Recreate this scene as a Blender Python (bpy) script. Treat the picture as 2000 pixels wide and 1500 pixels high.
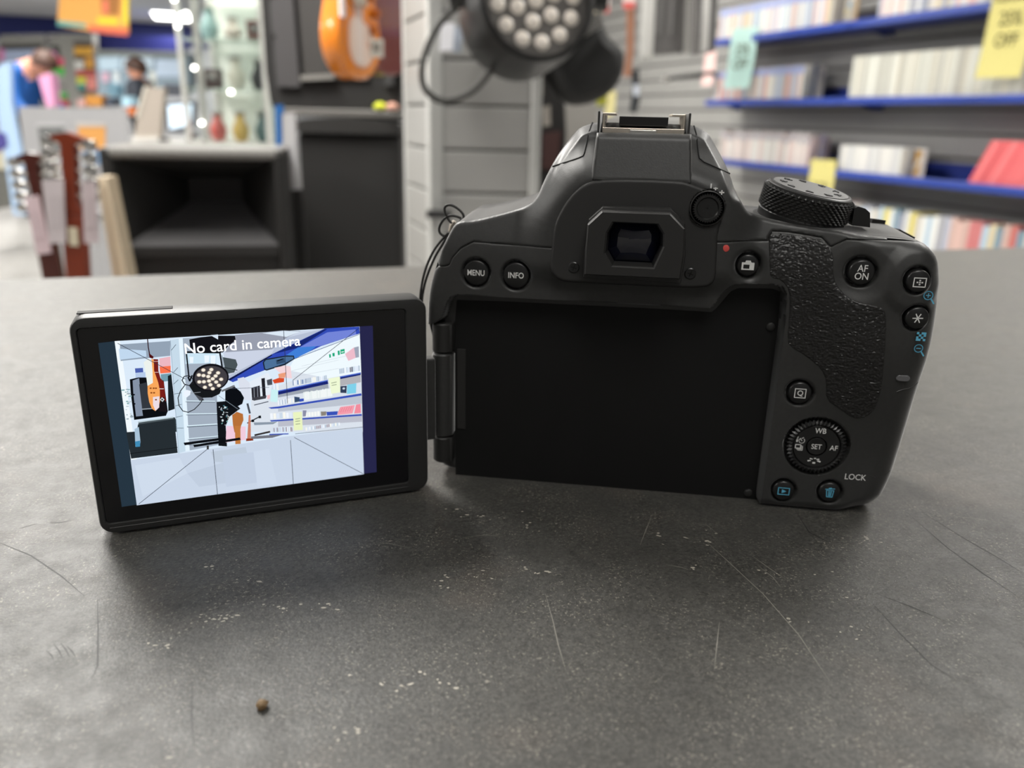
import bpy, bmesh, math, random
import numpy as np
from mathutils import Vector, Matrix

random.seed(7)
for o in list(bpy.data.objects):
    bpy.data.objects.remove(o)
SC = bpy.context.scene
COL = SC.collection
R = math.radians

# ------------------------------------------------------------------ camera
cam_data = bpy.data.cameras.new('photo_camera')
cam = bpy.data.objects.new('photo_camera', cam_data)
COL.objects.link(cam)
pitch, roll = R(18.44), R(1.39)
fw = Vector((0, math.cos(pitch), -math.sin(pitch)))
r0 = Vector((1, 0, 0)); u0 = r0.cross(fw)
rr = math.cos(roll) * r0 + math.sin(roll) * u0
uu = -math.sin(roll) * r0 + math.cos(roll) * u0
M = Matrix.Identity(4)
for i in range(3):
    M[i][0], M[i][1], M[i][2] = rr[i], uu[i], -fw[i]
M[2][3] = 0.1007
cam.matrix_world = M
cam_data.sensor_fit = 'HORIZONTAL'
cam_data.sensor_width = 36.0
cam_data.lens = 28.08
cam_data.clip_start = 0.01
cam_data.clip_end = 100
cam_data.dof.use_dof = True
cam_data.dof.focus_distance = 0.19
cam_data.dof.aperture_fstop = 13.0
SC.camera = cam

# ------------------------------------------------------------------ world, exposure
SC.view_settings.view_transform = 'Standard'
SC.view_settings.look = 'None'
SC.view_settings.gamma = 1.0
SC.view_settings.exposure = 0.0
try:
    SC.view_settings.use_curve_mapping = False
except Exception:
    pass
W = bpy.data.worlds.new('world'); SC.world = W
W.use_nodes = True
W.node_tree.nodes['Background'].inputs[0].default_value = (0.75, 0.8, 0.9, 1)
W.node_tree.nodes['Background'].inputs[1].default_value = 0.15
LAMP_W = 62.0          # watts of one ceiling panel
LAMP_K = 0.62
PANEL_EMIT = 9.0

# ------------------------------------------------------------------ helpers
def lin(c):
    return tuple(((v / 12.92) if v <= 0.04045 else ((v + 0.055) / 1.055) ** 2.4) for v in c)

MATS = {}
def mat(name, col, rough=0.5, metal=0.0, emit=None, estr=1.0, spec=0.5, alpha=None, trans=0.0, noise=None, bump=None, coat=0.0, sheen=0.0):
    """col is linear rgb; noise=(scale, amount); bump=(scale, strength, distance)"""
    if name in MATS:
        return MATS[name]
    m = bpy.data.materials.new(name); m.use_nodes = True
    nt = m.node_tree; b = nt.nodes['Principled BSDF']
    b.inputs['Base Color'].default_value = (*col, 1)
    b.inputs['Roughness'].default_value = rough
    b.inputs['Metallic'].default_value = metal
    b.inputs['Specular IOR Level'].default_value = spec
    b.inputs['Coat Weight'].default_value = coat
    if sheen:
        b.inputs['Sheen Weight'].default_value = sheen; b.inputs['Sheen Roughness'].default_value = .3
    if trans:
        b.inputs['Transmission Weight'].default_value = trans
    if emit:
        b.inputs['Emission Color'].default_value = (*emit, 1)
        b.inputs['Emission Strength'].default_value = estr
    tc = None
    if noise or bump:
        tc = nt.nodes.new('ShaderNodeTexCoord')
    if noise:
        n = nt.nodes.new('ShaderNodeTexNoise'); n.inputs['Scale'].default_value = noise[0]
        n.inputs['Detail'].default_value = 5
        nt.links.new(tc.outputs['Object'], n.inputs['Vector'])
        mx = nt.nodes.new('ShaderNodeMix'); mx.data_type = 'RGBA'
        a = noise[1]
        mx.inputs['A'].default_value = (*[c * (1 - a) for c in col], 1)
        mx.inputs['B'].default_value = (*[min(1, c * (1 + a)) for c in col], 1)
        nt.links.new(n.outputs['Fac'], mx.inputs['Factor'])
        nt.links.new(mx.outputs['Result'], b.inputs['Base Color'])
    if bump:
        n2 = nt.nodes.new('ShaderNodeTexNoise'); n2.inputs['Scale'].default_value = bump[0]
        n2.inputs['Detail'].default_value = 3
        nt.links.new(tc.outputs['Object'], n2.inputs['Vector'])
        bp = nt.nodes.new('ShaderNodeBump'); bp.inputs['Strength'].default_value = bump[1]
        bp.inputs['Distance'].default_value = bump[2]
        nt.links.new(n2.outputs['Fac'], bp.inputs['Height'])
        nt.links.new(bp.outputs['Normal'], b.inputs['Normal'])
    MATS[name] = m
    return m

def tag(o, label=None, cat=None, group=None, kind=None):
    if label: o['label'] = label
    if cat: o['category'] = cat
    if group: o['group'] = group
    if kind: o['kind'] = kind
    return o

def empty(name, loc=(0, 0, 0), rz=0.0):
    o = bpy.data.objects.new(name, None); COL.objects.link(o)
    o.location = loc; o.rotation_euler = (0, 0, rz)
    o.empty_display_size = 0.02
    return o

def link_mesh(name, me, m, parent=None, smooth=False):
    if m is not None:
        for q in (m if isinstance(m, (list, tuple)) else [m]):
            me.materials.append(q)
    if smooth:
        me.polygons.foreach_set('use_smooth', [True] * len(me.polygons))
    o = bpy.data.objects.new(name, me); COL.objects.link(o)
    if parent is not None:
        o.parent = parent
    return o

class MB:
    """collects shapes into one mesh"""
    def __init__(s):
        s.v = []; s.f = []; s.mi = []
    def add(s, vs, fs, mi=0):
        k = len(s.v)
        s.v += [tuple(x) for x in vs]
        s.f += [tuple(i + k for i in f) for f in fs]
        s.mi += [mi] * len(fs)
        return s
    def box(s, c, size, rot=None, mi=0, bev=0.0):
        x, y, z = [q / 2 for q in size]
        if bev > 0:
            b = min(bev, x * .99, y * .99, z * .99)
            pts = []
            bm = bmesh.new(); bmesh.ops.create_cube(bm, size=1)
            for v in bm.verts: v.co = Vector((v.co.x * size[0], v.co.y * size[1], v.co.z * size[2]))
            bmesh.ops.bevel(bm, geom=bm.edges[:], offset=b, segments=2, profile=0.5, affect='EDGES')
            bm.verts.index_update()
            vs = [v.co.copy() for v in bm.verts]; fs = [[v.index for v in f.verts] for f in bm.faces]
            bm.free()
        else:
            vs = [Vector((i * x, j * y, k * z)) for i in (-1, 1) for j in (-1, 1) for k in (-1, 1)]
            fs = [(0, 1, 3, 2), (4, 6, 7, 5), (0, 4, 5, 1), (2, 3, 7, 6), (0, 2, 6, 4), (1, 5, 7, 3)]
        if rot is not None: vs = [rot @ v for v in vs]
        c = Vector(c)
        return s.add([v + c for v in vs], fs, mi)
    def bar(s, a, b, w, h=None, mi=0):
        """rectangular bar from a to b"""
        a, b = Vector(a), Vector(b); h = h or w
        d = (b - a); L = d.length; d.normalize()
        up = Vector((0, 0, 1)) if abs(d.z) < 0.95 else Vector((0, 1, 0))
        sx = d.cross(up).normalized(); sz = sx.cross(d)
        vs = []
        for p in (a, b):
            for i, j in ((-1, -1), (1, -1), (1, 1), (-1, 1)):
                vs.append(p + sx * i * w / 2 + sz * j * h / 2)
        return s.add(vs, [(3, 2, 1, 0), (4, 5, 6, 7), (0, 1, 5, 4), (1, 2, 6, 5), (2, 3, 7, 6), (3, 0, 4, 7)], mi)
    def tube(s, path, r, n=8, mi=0, cap=True):
        P = [Vector(p) for p in path]; m = len(P)
        rs = r if isinstance(r, (list, tuple)) else [r] * m
        vs = []; ref = None
        for i, p in enumerate(P):
            t = (P[min(i + 1, m - 1)] - P[max(i - 1, 0)])
            if t.length < 1e-12: t = Vector((0, 0, 1))
            t.normalize()
            if ref is None:
                ref = t.orthogonal().normalized()
            ref = (ref - t * ref.dot(t))
            if ref.length < 1e-6: ref = t.orthogonal()
            ref.normalize(); bi = t.cross(ref)
            for k in range(n):
                a = 2 * math.pi * k / n
                vs.append(p + (ref * math.cos(a) + bi * math.sin(a)) * rs[i])
        fs = []
        for i in range(m - 1):
            for k in range(n):
                fs.append((i * n + k, i * n + (k + 1) % n, (i + 1) * n + (k + 1) % n, (i + 1) * n + k))
        if cap:
            fs.append(tuple(reversed(range(n)))); fs.append(tuple((m - 1) * n + k for k in range(n)))
        return s.add(vs, fs, mi)
    def lathe(s, prof, c=(0, 0, 0), rot=None, n=32, mi=0, capa=True, capb=True):
        """prof list of (radius, height) revolved about local z"""
        vs = []; c = Vector(c)
        for r_, h in prof:
            for k in range(n):
                a = 2 * math.pi * k / n
                v = Vector((r_ * math.cos(a), r_ * math.sin(a), h))
                vs.append((rot @ v if rot is not None else v) + c)
        m = len(prof); fs = []
        for i in range(m - 1):
            for k in range(n):
                fs.append((i * n + k, i * n + (k + 1) % n, (i + 1) * n + (k + 1) % n, (i + 1) * n + k))
        if capa: fs.append(tuple(reversed(range(n))))
        if capb: fs.append(tuple((m - 1) * n + k for k in range(n)))
        return s.add(vs, fs, mi)
    def prism(s, pts, y0, y1, mi=0, T=None):
        """polygon pts (x,z) extruded along y from y0 to y1"""
        n = len(pts)
        vs = [Vector((p[0], y0, p[1])) for p in pts] + [Vector((p[0], y1, p[1])) for p in pts]
        if T is not None: vs = [T @ v for v in vs]
        fs = [tuple(range(n)), tuple(reversed(range(n, 2 * n)))]
        for i in range(n):
            j = (i + 1) % n
            fs.append((j, i, i + n, j + n))
        return s.add(vs, fs, mi)
    def prismz(s, pts, z0, z1, mi=0):
        n = len(pts)
        vs = [Vector((p[0], p[1], z0)) for p in pts] + [Vector((p[0], p[1], z1)) for p in pts]
        fs = [tuple(reversed(range(n))), tuple(range(n, 2 * n))]
        for i in range(n):
            j = (i + 1) % n
            fs.append((i, j, j + n, i + n))
        return s.add(vs, fs, mi)
    def build(s, name, m=None, parent=None, smooth=False, loc=None, fixn=True, k=1.0):
        me = bpy.data.meshes.new(name)
        me.from_pydata([tuple(q * k for q in v) for v in s.v], [], s.f)
        if len(set(s.mi)) > 1: me.polygons.foreach_set('material_index', s.mi)
        me.update()
        if fixn:
            bm = bmesh.new(); bm.from_mesh(me)
            bmesh.ops.recalc_face_normals(bm, faces=bm.faces[:]); bm.to_mesh(me); bm.free()
        o = link_mesh(name, me, m, parent, False)
        if smooth:
            me.polygons.foreach_set('use_smooth', [True] * len(me.polygons))
            try:
                me.set_sharp_from_angle(angle=R(38))
            except Exception:
                pass
        if loc is not None: o.location = loc
        return o

def text_mesh(txt, size, name, m, parent, loc, rot=(R(90), 0, 0), sx=1.0, bold=0.0, shear=0.0, align='CENTER'):
    cu = bpy.data.curves.new(name, 'FONT'); cu.body = txt; cu.size = size
    cu.align_x = align; cu.align_y = 'CENTER'; cu.offset = bold; cu.shear = shear
    cu.resolution_u = 4; cu.space_line = 0.82
    t = bpy.data.objects.new('tmp', cu); COL.objects.link(t)
    dg = bpy.context.evaluated_depsgraph_get()
    me = bpy.data.meshes.new_from_object(t.evaluated_get(dg))
    bpy.data.objects.remove(t)
    me.transform(Matrix.Diagonal((sx, 1, 1, 1)))
    me.name = name
    me.materials.clear()
    o = link_mesh(name, me, m, parent)
    o.location = loc; o.rotation_euler = rot
    return o

# room frame: e1 runs along the far wall, e2 along the shelf wall
TH = R(20)
def rm(a, b, z=0.0):
    return Vector((a * math.cos(TH) - b * math.sin(TH), a * math.sin(TH) + b * math.cos(TH), z))
RZ = Matrix.Rotation(TH, 4, 'Z')
FLOOR, CEIL = -0.95, 1.72
def room_box(mb, a0, a1, b0, b1, z0, z1, mi=0):
    c = rm((a0 + a1) / 2, (b0 + b1) / 2, (z0 + z1) / 2)
    return mb.box(c, (abs(a1 - a0), abs(b1 - b0), abs(z1 - z0)), rot=RZ.to_3x3(), mi=mi)

# ------------------------------------------------------------------ ceiling lamps (the room's own light)
m_lampframe = mat('lamp_frame_white', (0.8, 0.8, 0.8), 0.5)
m_lamp = mat('lamp_diffuser', (0.9, 0.9, 0.9), 0.5, emit=(1.0, 0.985, 0.94), estr=PANEL_EMIT)
def ceiling_lamp(a, b, label, w=0.6, l=1.2, watts=None):
    p = rm(a, b, CEIL - 0.012)
    t = empty('ceiling_light', p, TH)
    tag(t, label, 'light', 'ceiling light panels')
    f = MB()
    for sx in (-1, 1):
        f.box((sx * (w / 2 + .015), 0, 0), (.03, l + .06, .024))
        f.box((0, sx * (l / 2 + .015), 0), (w, .03, .024))
    f.build('frame', m_lampframe, t)
    MB().box((0, 0, -.002), (w, l, .012)).build('diffuser', m_lamp, t)
    ld = bpy.data.lights.new('panel_light', 'AREA'); ld.shape = 'RECTANGLE'
    ld.size = w; ld.size_y = l; ld.energy = (watts or LAMP_W) * LAMP_K
    ld.color = (1.0, 0.97, 0.92)
    lo = bpy.data.objects.new('panel_light', ld); COL.objects.link(lo)
    lo.parent = t; lo.location = (0, 0, -0.02)

# a, b, watts: lamps over the shop floor beyond the counter, few on the staff side
LAMPS = [(-0.4, 1.9, 125, 'ceiling light panel above the shop floor just past the counter'),
         (2.2, 1.0, 62, 'ceiling light panel above the shelf wall beside the counter'),
         (-3.0, 1.4, 75, 'ceiling light panel left of the counter'),
         (1.4, 4.4, 110, 'ceiling light panel above the slatted column'),
         (-1.4, 4.6, 105, 'ceiling light panel above the black loudspeakers'),
         (-4.2, 4.8, 110, 'ceiling light panel above the guitar stand aisle'),
         (-1.4, 8.4, 110, 'ceiling light panel above the glass cabinet aisle'),
         (-4.2, 8.6, 120, 'ceiling light panel above the hanging orange poster'),
         (-2.42, 13.55, 140, 'bright ceiling light panel left of the orange poster'),
         (-0.55, 17.0, 110, 'bright ceiling light panel right of the orange poster'),
         (-5.2, 12.6, 120, 'ceiling light panel above the far left aisle'),
         (-0.2, -1.0, 6, 'ceiling light panel above the staff side of the counter')]
for a_, b_, w_, l_ in LAMPS:
    if b_ > 13:
        ceiling_lamp(a_, b_, l_, 0.6, 1.2, w_)
    else:
        ceiling_lamp(a_, b_, l_, 0.6, 1.2, w_)

# ------------------------------------------------------------------ room shell
m_floor = mat('floor_grey_vinyl', (0.42, 0.41, 0.39), 0.35, noise=(3.0, 0.12))
m_ceil = mat('ceiling_white', (0.62, 0.62, 0.64), 0.9)
m_slat = mat('slat_board_grey', (0.34, 0.335, 0.32), 0.5, noise=(9, 0.05))
m_groove = mat('slat_groove_dark', (0.14, 0.135, 0.13), 0.6)
m_wall = mat('wall_pale', (0.55, 0.56, 0.58), 0.8)
m_blue = mat('wall_band_blue', (0.018, 0.028, 0.17), 0.6)
A0, A1, B0, B1 = -9.0, 3.1, -2.2, 18.8
tag(room_box(MB(), A0, A1, B0, B1, FLOOR - .1, FLOOR).build('floor', m_floor), kind='structure')
tag(room_box(MB(), A0, A1, B0, B1, CEIL, CEIL + .1).build('ceiling', m_ceil), kind='structure')
tag(room_box(MB(), A0 - .1, A0, B0, B1, FLOOR, CEIL).build('wall_left', m_wall), kind='structure')
tag(room_box(MB(), A0, A1, B0 - .1, B0, FLOOR, CEIL).build('wall_behind', mat('wall_staff_grey', (.16, .16, .17), .7)), kind='structure')
wf = tag(room_box(MB(), A0, A1 + .2, B1, B1 + .1, FLOOR, CEIL).build('wall_far', m_wall), kind='structure')
tag(room_box(MB(), -6.5, 1.5, B1 - .06, B1, CEIL - .42, CEIL).build('trim_1', m_blue), kind='structure')
wr = tag(room_box(MB(), A1 + .02, A1 + .15, B0, B1, FLOOR, CEIL).build('wall_right', m_groove), kind='structure')
nsl = 26
pit = (CEIL - FLOOR) / nsl
slat_me = None
for i in range(nsl):
    zc = FLOOR + (i + .5) * pit
    if slat_me is None:
        o = MB().box((0, 0, 0), (.022, 10.6, pit - .012)).build('slat', m_slat, wr); slat_me = o.data
    else:
        o = bpy.data.objects.new('slat', slat_me); COL.objects.link(o); o.parent = wr
    o.location = rm(A1 + .01, 4.2, zc); o.rotation_euler = (0, 0, TH)

# ------------------------------------------------------------------ shop counter
def counter_material():
    m = bpy.data.materials.new('worn_dark_laminate'); m.use_nodes = True
    nt = m.node_tree; b = nt.nodes['Principled BSDF']; N = nt.nodes.new; Lk = nt.links.new
    tc = N('ShaderNodeTexCoord')
    def noise(scale, det, rough=.6, dist=0.0):
        n = N('ShaderNodeTexNoise'); n.inputs['Scale'].default_value = scale; n.inputs['Detail'].default_value = det
        n.inputs['Roughness'].default_value = rough; n.inputs['Distortion'].default_value = dist
        Lk(tc.outputs['Object'], n.inputs['Vector']); return n
    def ramp(src, stops):
        r = N('ShaderNodeValToRGB'); els = r.color_ramp.elements
        while len(els) < len(stops): els.new(0.5)
        for e, (p, c) in zip(els, stops): e.position = p; e.color = (*c, 1) if len(c) == 3 else c
        Lk(src, r.inputs['Fac']); return r
    def mix(fac, a, bb, mode='MIX'):
        x = N('ShaderNodeMix'); x.data_type = 'RGBA'; x.blend_type = mode
        if isinstance(fac, float): x.inputs['Factor'].default_value = fac
        else: Lk(fac, x.inputs['Factor'])
        Lk(a, x.inputs['A']); 
        if isinstance(bb, tuple): x.inputs['B'].default_value = (*bb, 1)
        else: Lk(bb, x.inputs['B'])
        return x.outputs['Result']
    big = ramp(noise(22, 5, .62).outputs['Fac'], [(.3, (.020, .0195, .0175)), (.72, (.050, .0485, .044))])
    fine = ramp(noise(1150, 5, .75).outputs['Fac'], [(.36, (.006, .0058, .005)), (.64, (.095, .092, .083))])
    base = mix(0.55, big.outputs['Color'], fine.outputs['Color'])
    # pale wear flecks, clustered
    fl = ramp(noise(1600, 3, .6, .8).outputs['Fac'], [(.585, (0, 0, 0)), (.66, (1, 1, 1))])
    cl = ramp(noise(60, 4, .7).outputs['Fac'], [(.40, (.05, .05, .05)), (.62, (1, 1, 1))])
    ff = mix(1.0, fl.outputs['Color'], cl.outputs['Color'], 'MULTIPLY')
    base = mix(ff, base, (.26, .24, .20))
    warm = ramp(noise(30, 3).outputs['Fac'], [(.56, (0, 0, 0)), (.72, (.35, .35, .35))])
    base = mix(warm.outputs['Color'], base, (.085, .066, .052))
    Lk(base, b.inputs['Base Color'])
    ro = ramp(noise(160, 5, .65).outputs['Fac'], [(.25, (.40, .40, .40)), (.75, (.58, .58, .58))])
    Lk(ro.outputs['Color'], b.inputs['Roughness'])
    bp = N('ShaderNodeBump'); bp.inputs['Strength'].default_value = .3; bp.inputs['Distance'].default_value = .0004
    Lk(noise(1200, 4, .6).outputs['Fac'], bp.inputs['Height']); Lk(bp.outputs['Normal'], b.inputs['Normal'])
    b.inputs['Specular IOR Level'].default_value = .5
    b.inputs['Sheen Weight'].default_value = .75; b.inputs['Sheen Roughness'].default_value = .28      # sheen added to brighten the worn top at grazing view
    b.inputs['Sheen Tint'].default_value = (.95, .93, .87, 1)
    return m
m_counter = counter_material()
m_cbase = mat('counter_base_grey', (.12, .12, .125), .6)
CT = R(18)
cnt = empty('shop_counter', (0, 0, FLOOR), CT)
tag(cnt, 'worn dark grey shop counter with scuffed top under the camera', 'counter')
# counter-local frame: x along the far edge, y away from the staff side
YF = 0.4806 * math.cos(CT) + 0.3142 * math.sin(CT)
MB().box((.35, (YF - .62) / 2, -FLOOR - .02), (4.2, YF + .62, .04), bev=.003).build('worktop', m_counter, cnt)
MB().box((.35, (YF - .62) / 2 - .01, (-FLOOR - .04) / 2), (4.1, YF + .52, -FLOOR - .04)).build('base_cabinet', m_cbase, cnt)
m_scr_l = mat('scratch_pale', (.20, .19, .165), .6)
m_scr_d = mat('scratch_dark', (.016, .016, .016), .6)
wt = cnt.children[0]
def strip(mb, pts, w, z=0.00004):
    vs = []
    for i, p in enumerate(pts):
        a = Vector(pts[max(i - 1, 0)]); c = Vector(pts[min(i + 1, len(pts) - 1)])
        t = (c - a).normalized(); n = Vector((-t.y, t.x)); ww = w * (.25 if i in (0, len(pts) - 1) else 1)
        vs += [(p[0] + n.x * ww / 2, p[1] + n.y * ww / 2, z), (p[0] - n.x * ww / 2, p[1] - n.y * ww / 2, z)]
    mb.add(vs, [(2 * i, 2 * i + 1, 2 * i + 3, 2 * i + 2) for i in range(len(pts) - 1)])
def ground(mb, name, m):
    o = mb.build(name, m, wt)
    o.matrix_parent_inverse = (Matrix.Translation((0, 0, FLOOR)) @ Matrix.Rotation(CT, 4, 'Z')).inverted()
    o['kind'] = 'stuff'
    return o
pale = MB(); dark = MB()
for p in ([(0.0494,0.1816),(0.0532,0.1706),(0.0578,0.1565),(0.0609,0.1416),(0.0620,0.1273)],
          [(0.0086,0.1544),(0.0099,0.1440),(0.0106,0.1363),(0.0117,0.1284)], [(0.0453,0.1454),(0.0429,0.1375),(0.0405,0.1295)],
          [(0.0596,0.1738),(0.0623,0.1680),(0.0650,0.1628)], [(0.0601,0.1686),(0.0622,0.1635),(0.0627,0.1592)], [(0.0378,0.1680),(0.0413,0.1671),(0.0429,0.1660)],
          [(0.1161,0.1976),(0.1265,0.1960),(0.1356,0.1924)], [(0.0491,0.1892),(0.0522,0.1885),(0.0537,0.1845)], [(0.0330,0.1770),(0.0357,0.1850),(0.0382,0.1921)],
          [(-0.0333,0.1751),(-0.0294,0.1748),(-0.0241,0.1730)], [(-0.0113,0.1787),(-0.0056,0.1803),(-0.0010,0.1797)]):
    strip(pale, p, .00022)
for p in ([(0.1096,0.1987),(0.1111,0.1794),(0.1136,0.1676),(0.1165,0.1570)], [(0.1139,0.1990),(0.1179,0.1850),(0.1215,0.1750),(0.1235,0.1680)], [(0.0814,0.1535),(0.0826,0.1425),(0.0842,0.1327),(0.0870,0.1282)],
          [(0.0839,0.1577),(0.0896,0.1529),(0.0948,0.1474)], [(-0.1233,0.1707),(-0.1126,0.1653),(-0.1009,0.1569),(-0.0916,0.1492)], [(-0.0884,0.1483),(-0.0829,0.1376),(-0.0775,0.1266),(-0.0767,0.1230)], [(0.0787,0.1971),(0.0783,0.1857),(0.0817,0.1806)],
          [(-0.0897,0.1308),(-0.0878,0.1293),(-0.0865,0.1278)], [(-0.0892,0.1327),(-0.0870,0.1306),(-0.0850,0.1282)], [(-0.0881,0.1331),(-0.0861,0.1312),(-0.0839,0.1287)], [(-0.0864,0.1322),(-0.0846,0.1307),(-0.0829,0.1289)],
          [(-0.0581,0.1230),(-0.0546,0.1137),(-0.0511,0.1055)], [(-0.1226,0.1779),(-0.1209,0.1796),(-0.1199,0.1805)], [(-0.1171,0.1809),(-0.1142,0.1815),(-0.1120,0.1828)], [(-0.2005,0.2961),(-0.1938,0.3054),(-0.1814,0.3092)], [(0.2049,0.3635),(0.2121,0.3460),(0.2243,0.3393)]):
    strip(dark, p, .0003)
ground(pale, 'scratches', m_scr_l)
ground(dark, 'dark_scratches', m_scr_d)
# pale chips worn into the top
chips = MB(); rnd = random.Random(3)
m_chip = mat('chip_pale', (.42, .39, .33), .6)
spots = [(-0.0693,0.1625),(-0.0507,0.1480),(-0.0480,0.1462),(-0.0589,0.1430),(-0.0600,0.1429),(-0.0471,0.1470),(-0.0383,0.1470),(-0.0690,0.1338),(-0.0676,0.1329),(-0.0154,0.1596),(-0.0048,0.1612),(-0.0086,0.1897),(0.0008,0.1916),(0.0049,0.1862),(0.0062,0.1822),(0.0501,0.1791),(0.0535,0.1837),(-0.0150,0.1555),(0.0035,0.1649),(0.0083,0.1633),(0.0615,0.1653),(0.0763,0.1659),(0.0910,0.1810),(0.0935,0.1838),(0.0746,0.1552),(0.0627,0.1470),(0.0706,0.1420),(-0.0297,0.1260),(-0.0201,0.1232),(-0.0106,0.1233),(-0.0258,0.1110),(-0.0250,0.1113),(-0.0283,0.1103),(-0.0175,0.1252),(-0.0616,0.1429),(-0.0588,0.1577),(-0.0143,0.1923),(-0.0127,0.1889),(0.0388,0.1811),(0.0451,0.1677)]
for i, (x, y) in enumerate(spots):
    for k in range(rnd.randint(2, 6)):
        cx, cy = x + rnd.gauss(0, .0017), y + rnd.gauss(0, .0012)
        r_ = rnd.uniform(.00012, .00042); n = rnd.randint(5, 7); st = rnd.uniform(.8, 2.2); an = rnd.uniform(-.5, .5)
        vs = []
        for q in range(n):
            t = 2 * math.pi * q / n; rr_ = r_ * rnd.uniform(.5, 1.2)
            px_, py_ = rr_ * math.cos(t) * st, rr_ * math.sin(t)
            vs.append((cx + px_ * math.cos(an) - py_ * math.sin(an), cy + px_ * math.sin(an) + py_ * math.cos(an), .00005))
        chips.add(vs, [tuple(range(n))])
ground(chips, 'pale_chips', m_chip)
cx, cy = [(-0.0431,0.1164)][0]
cr = MB(); rnd = random.Random(5)
cr.lathe([(.0002, 0), (.0009, .0002), (.00115, .0007), (.0009, .0012), (.0004, .0015)], n=9)
cr.v = [(x * rnd.uniform(.8, 1.25), y * rnd.uniform(.8, 1.2), z) for x, y, z in cr.v]
tag(cr.build('crumb', mat('crumb_brown', (.16, .10, .045), .7), smooth=True, loc=(cx, cy, 0)),
    'tiny brown crumb lying on the scuffed counter top', 'crumb')

# ------------------------------------------------------------------ the camera body (local mm: u right, w up, d toward the viewer)
DS = empty('dslr_camera', (-0.0222, 0.2117, 0), R(-7.83))
tag(DS, 'black DSLR camera body with its flip-out screen open to the left', 'camera')
m_body = mat('camera_plastic_black', (.030, .030, .029), .44, bump=(2600, .35, .00006), noise=(900, .25), sheen=.6)
m_plate = mat('camera_plastic_matt', (.016, .0155, .0148), .55, bump=(2600, .2, .00004))
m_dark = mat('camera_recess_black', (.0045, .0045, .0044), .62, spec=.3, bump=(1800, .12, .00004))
m_btn = mat('button_black', (.010, .010, .010), .32)
m_white = mat('print_white', (.78, .78, .76), .5)
m_cyan = mat('print_blue', (.12, .46, .66), .5)
m_red = mat('print_red', (.72, .09, .08), .45)
m_chrome = mat('shoe_metal', (.75, .68, .58), .38, metal=1.0, noise=(500, .2))
m_leather = mat('grip_leather', (.014, .0135, .013), .40, bump=(1500, .35, .00015))
m_lcdframe = mat('screen_frame_black', (.022, .022, .0215), .45, bump=(2500, .2, .00004), sheen=.3)
m_glassblk = mat('screen_glass_black', (.004, .004, .005), .12, spec=.5)

def chaikin(P, it=2, closed=True):
    P = [tuple(p) for p in P]
    for _ in range(it):
        Q = []
        n = len(P)
        for i in range(n if closed else n - 1):
            a, b = P[i], P[(i + 1) % n]
            Q.append((.75 * a[0] + .25 * b[0], .75 * a[1] + .25 * b[1]))
            Q.append((.25 * a[0] + .75 * b[0], .25 * a[1] + .75 * b[1]))
        if not closed: Q = [P[0]] + Q + [P[-1]]
        P = Q
    return P
def sdf(U, V, poly):
    """signed distance to a polygon, negative inside"""
    P = np.asarray(poly, float); Q = np.roll(P, -1, 0)
    U = np.asarray(U, float); V = np.asarray(V, float)
    best = np.full(U.shape, 1e9); ins = np.zeros(U.shape, bool)
    for (ax, ay), (bx, by) in zip(P, Q):
        ex, ey = bx - ax, by - ay; L2 = ex * ex + ey * ey + 1e-12
        t = np.clip(((U - ax) * ex + (V - ay) * ey) / L2, 0, 1)
        best = np.minimum(best, (U - ax - t * ex) ** 2 + (V - ay - t * ey) ** 2)
        if abs(ey) > 1e-12:
            c = (ay > V) != (by > V)
            ins ^= c & (U < ex * (V - ay) / ey + ax)
    d = np.sqrt(best)
    return np.where(ins, -d, d)
def SS(a, b, x):
    t = np.clip((x - a) / (b - a), 0, 1); return t * t * (3 - 2 * t)

SIL = chaikin([(u, max(w, 0.0)) for u, w in [(-1.26,5.23),(0.54,1.99),(4.33,0.53),(17.16,0.24),(38.33,-0.07),(66.70,-0.12),(92.77,0.01),(103.86,-1.26),(116.40,-1.27),(121.80,0.04),(124.96,3.44),(126.28,8.14),(127.12,12.42),(127.93,22.06),(128.11,37.64),(128.83,47.49),(128.61,56.07),(127.98,64.15),(127.13,67.52),(125.45,70.95),(123.28,73.21),(121.65,74.49),(118.62,74.98),(113.87,75.14),(107.86,75.51),(102.36,76.26),(97.51,76.43),(88.88,77.45),(81.60,78.90),(79.28,80.92),(77.31,84.30),(76.06,87.92),(74.05,91.96),(70.83,97.23),(69.50,98.49),(65.98,99.82),(64.51,100.02),(53.26,100.10),(41.85,100.07),(39.86,99.79),(36.77,98.63),(35.45,97.28),(32.56,93.31),(30.41,89.17),(28.50,84.73),(27.55,81.90),(25.78,79.67),(22.64,78.13),(16.01,76.18),(10.63,74.79),(7.37,74.53),(5.74,73.67),(4.09,70.67),(1.85,65.46),(-0.14,59.88),(-1.33,54.24),(-1.71,45.67),(-1.76,27.91),(-1.67,9.22)]], 1)
RECESS = [(4.32,52.85),(2.89,48.52),(0.31,46.65),(-4.16,45.52),(-4.51,21.57),(-4.97,-9.13),(38.39,-11.53),(95.44,-7.35),(92.23,1.06),(92.25,24.56),(92.31,47.21),(92.10,53.96),(91.72,59.91),(90.63,61.56),(88.32,62.10),(79.28,61.76),(77.59,60.88),(76.03,58.81),(74.28,55.77),(73.32,55.04),(55.55,55.13),(22.82,54.98),(7.27,55.12),(5.17,54.31)]
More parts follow.
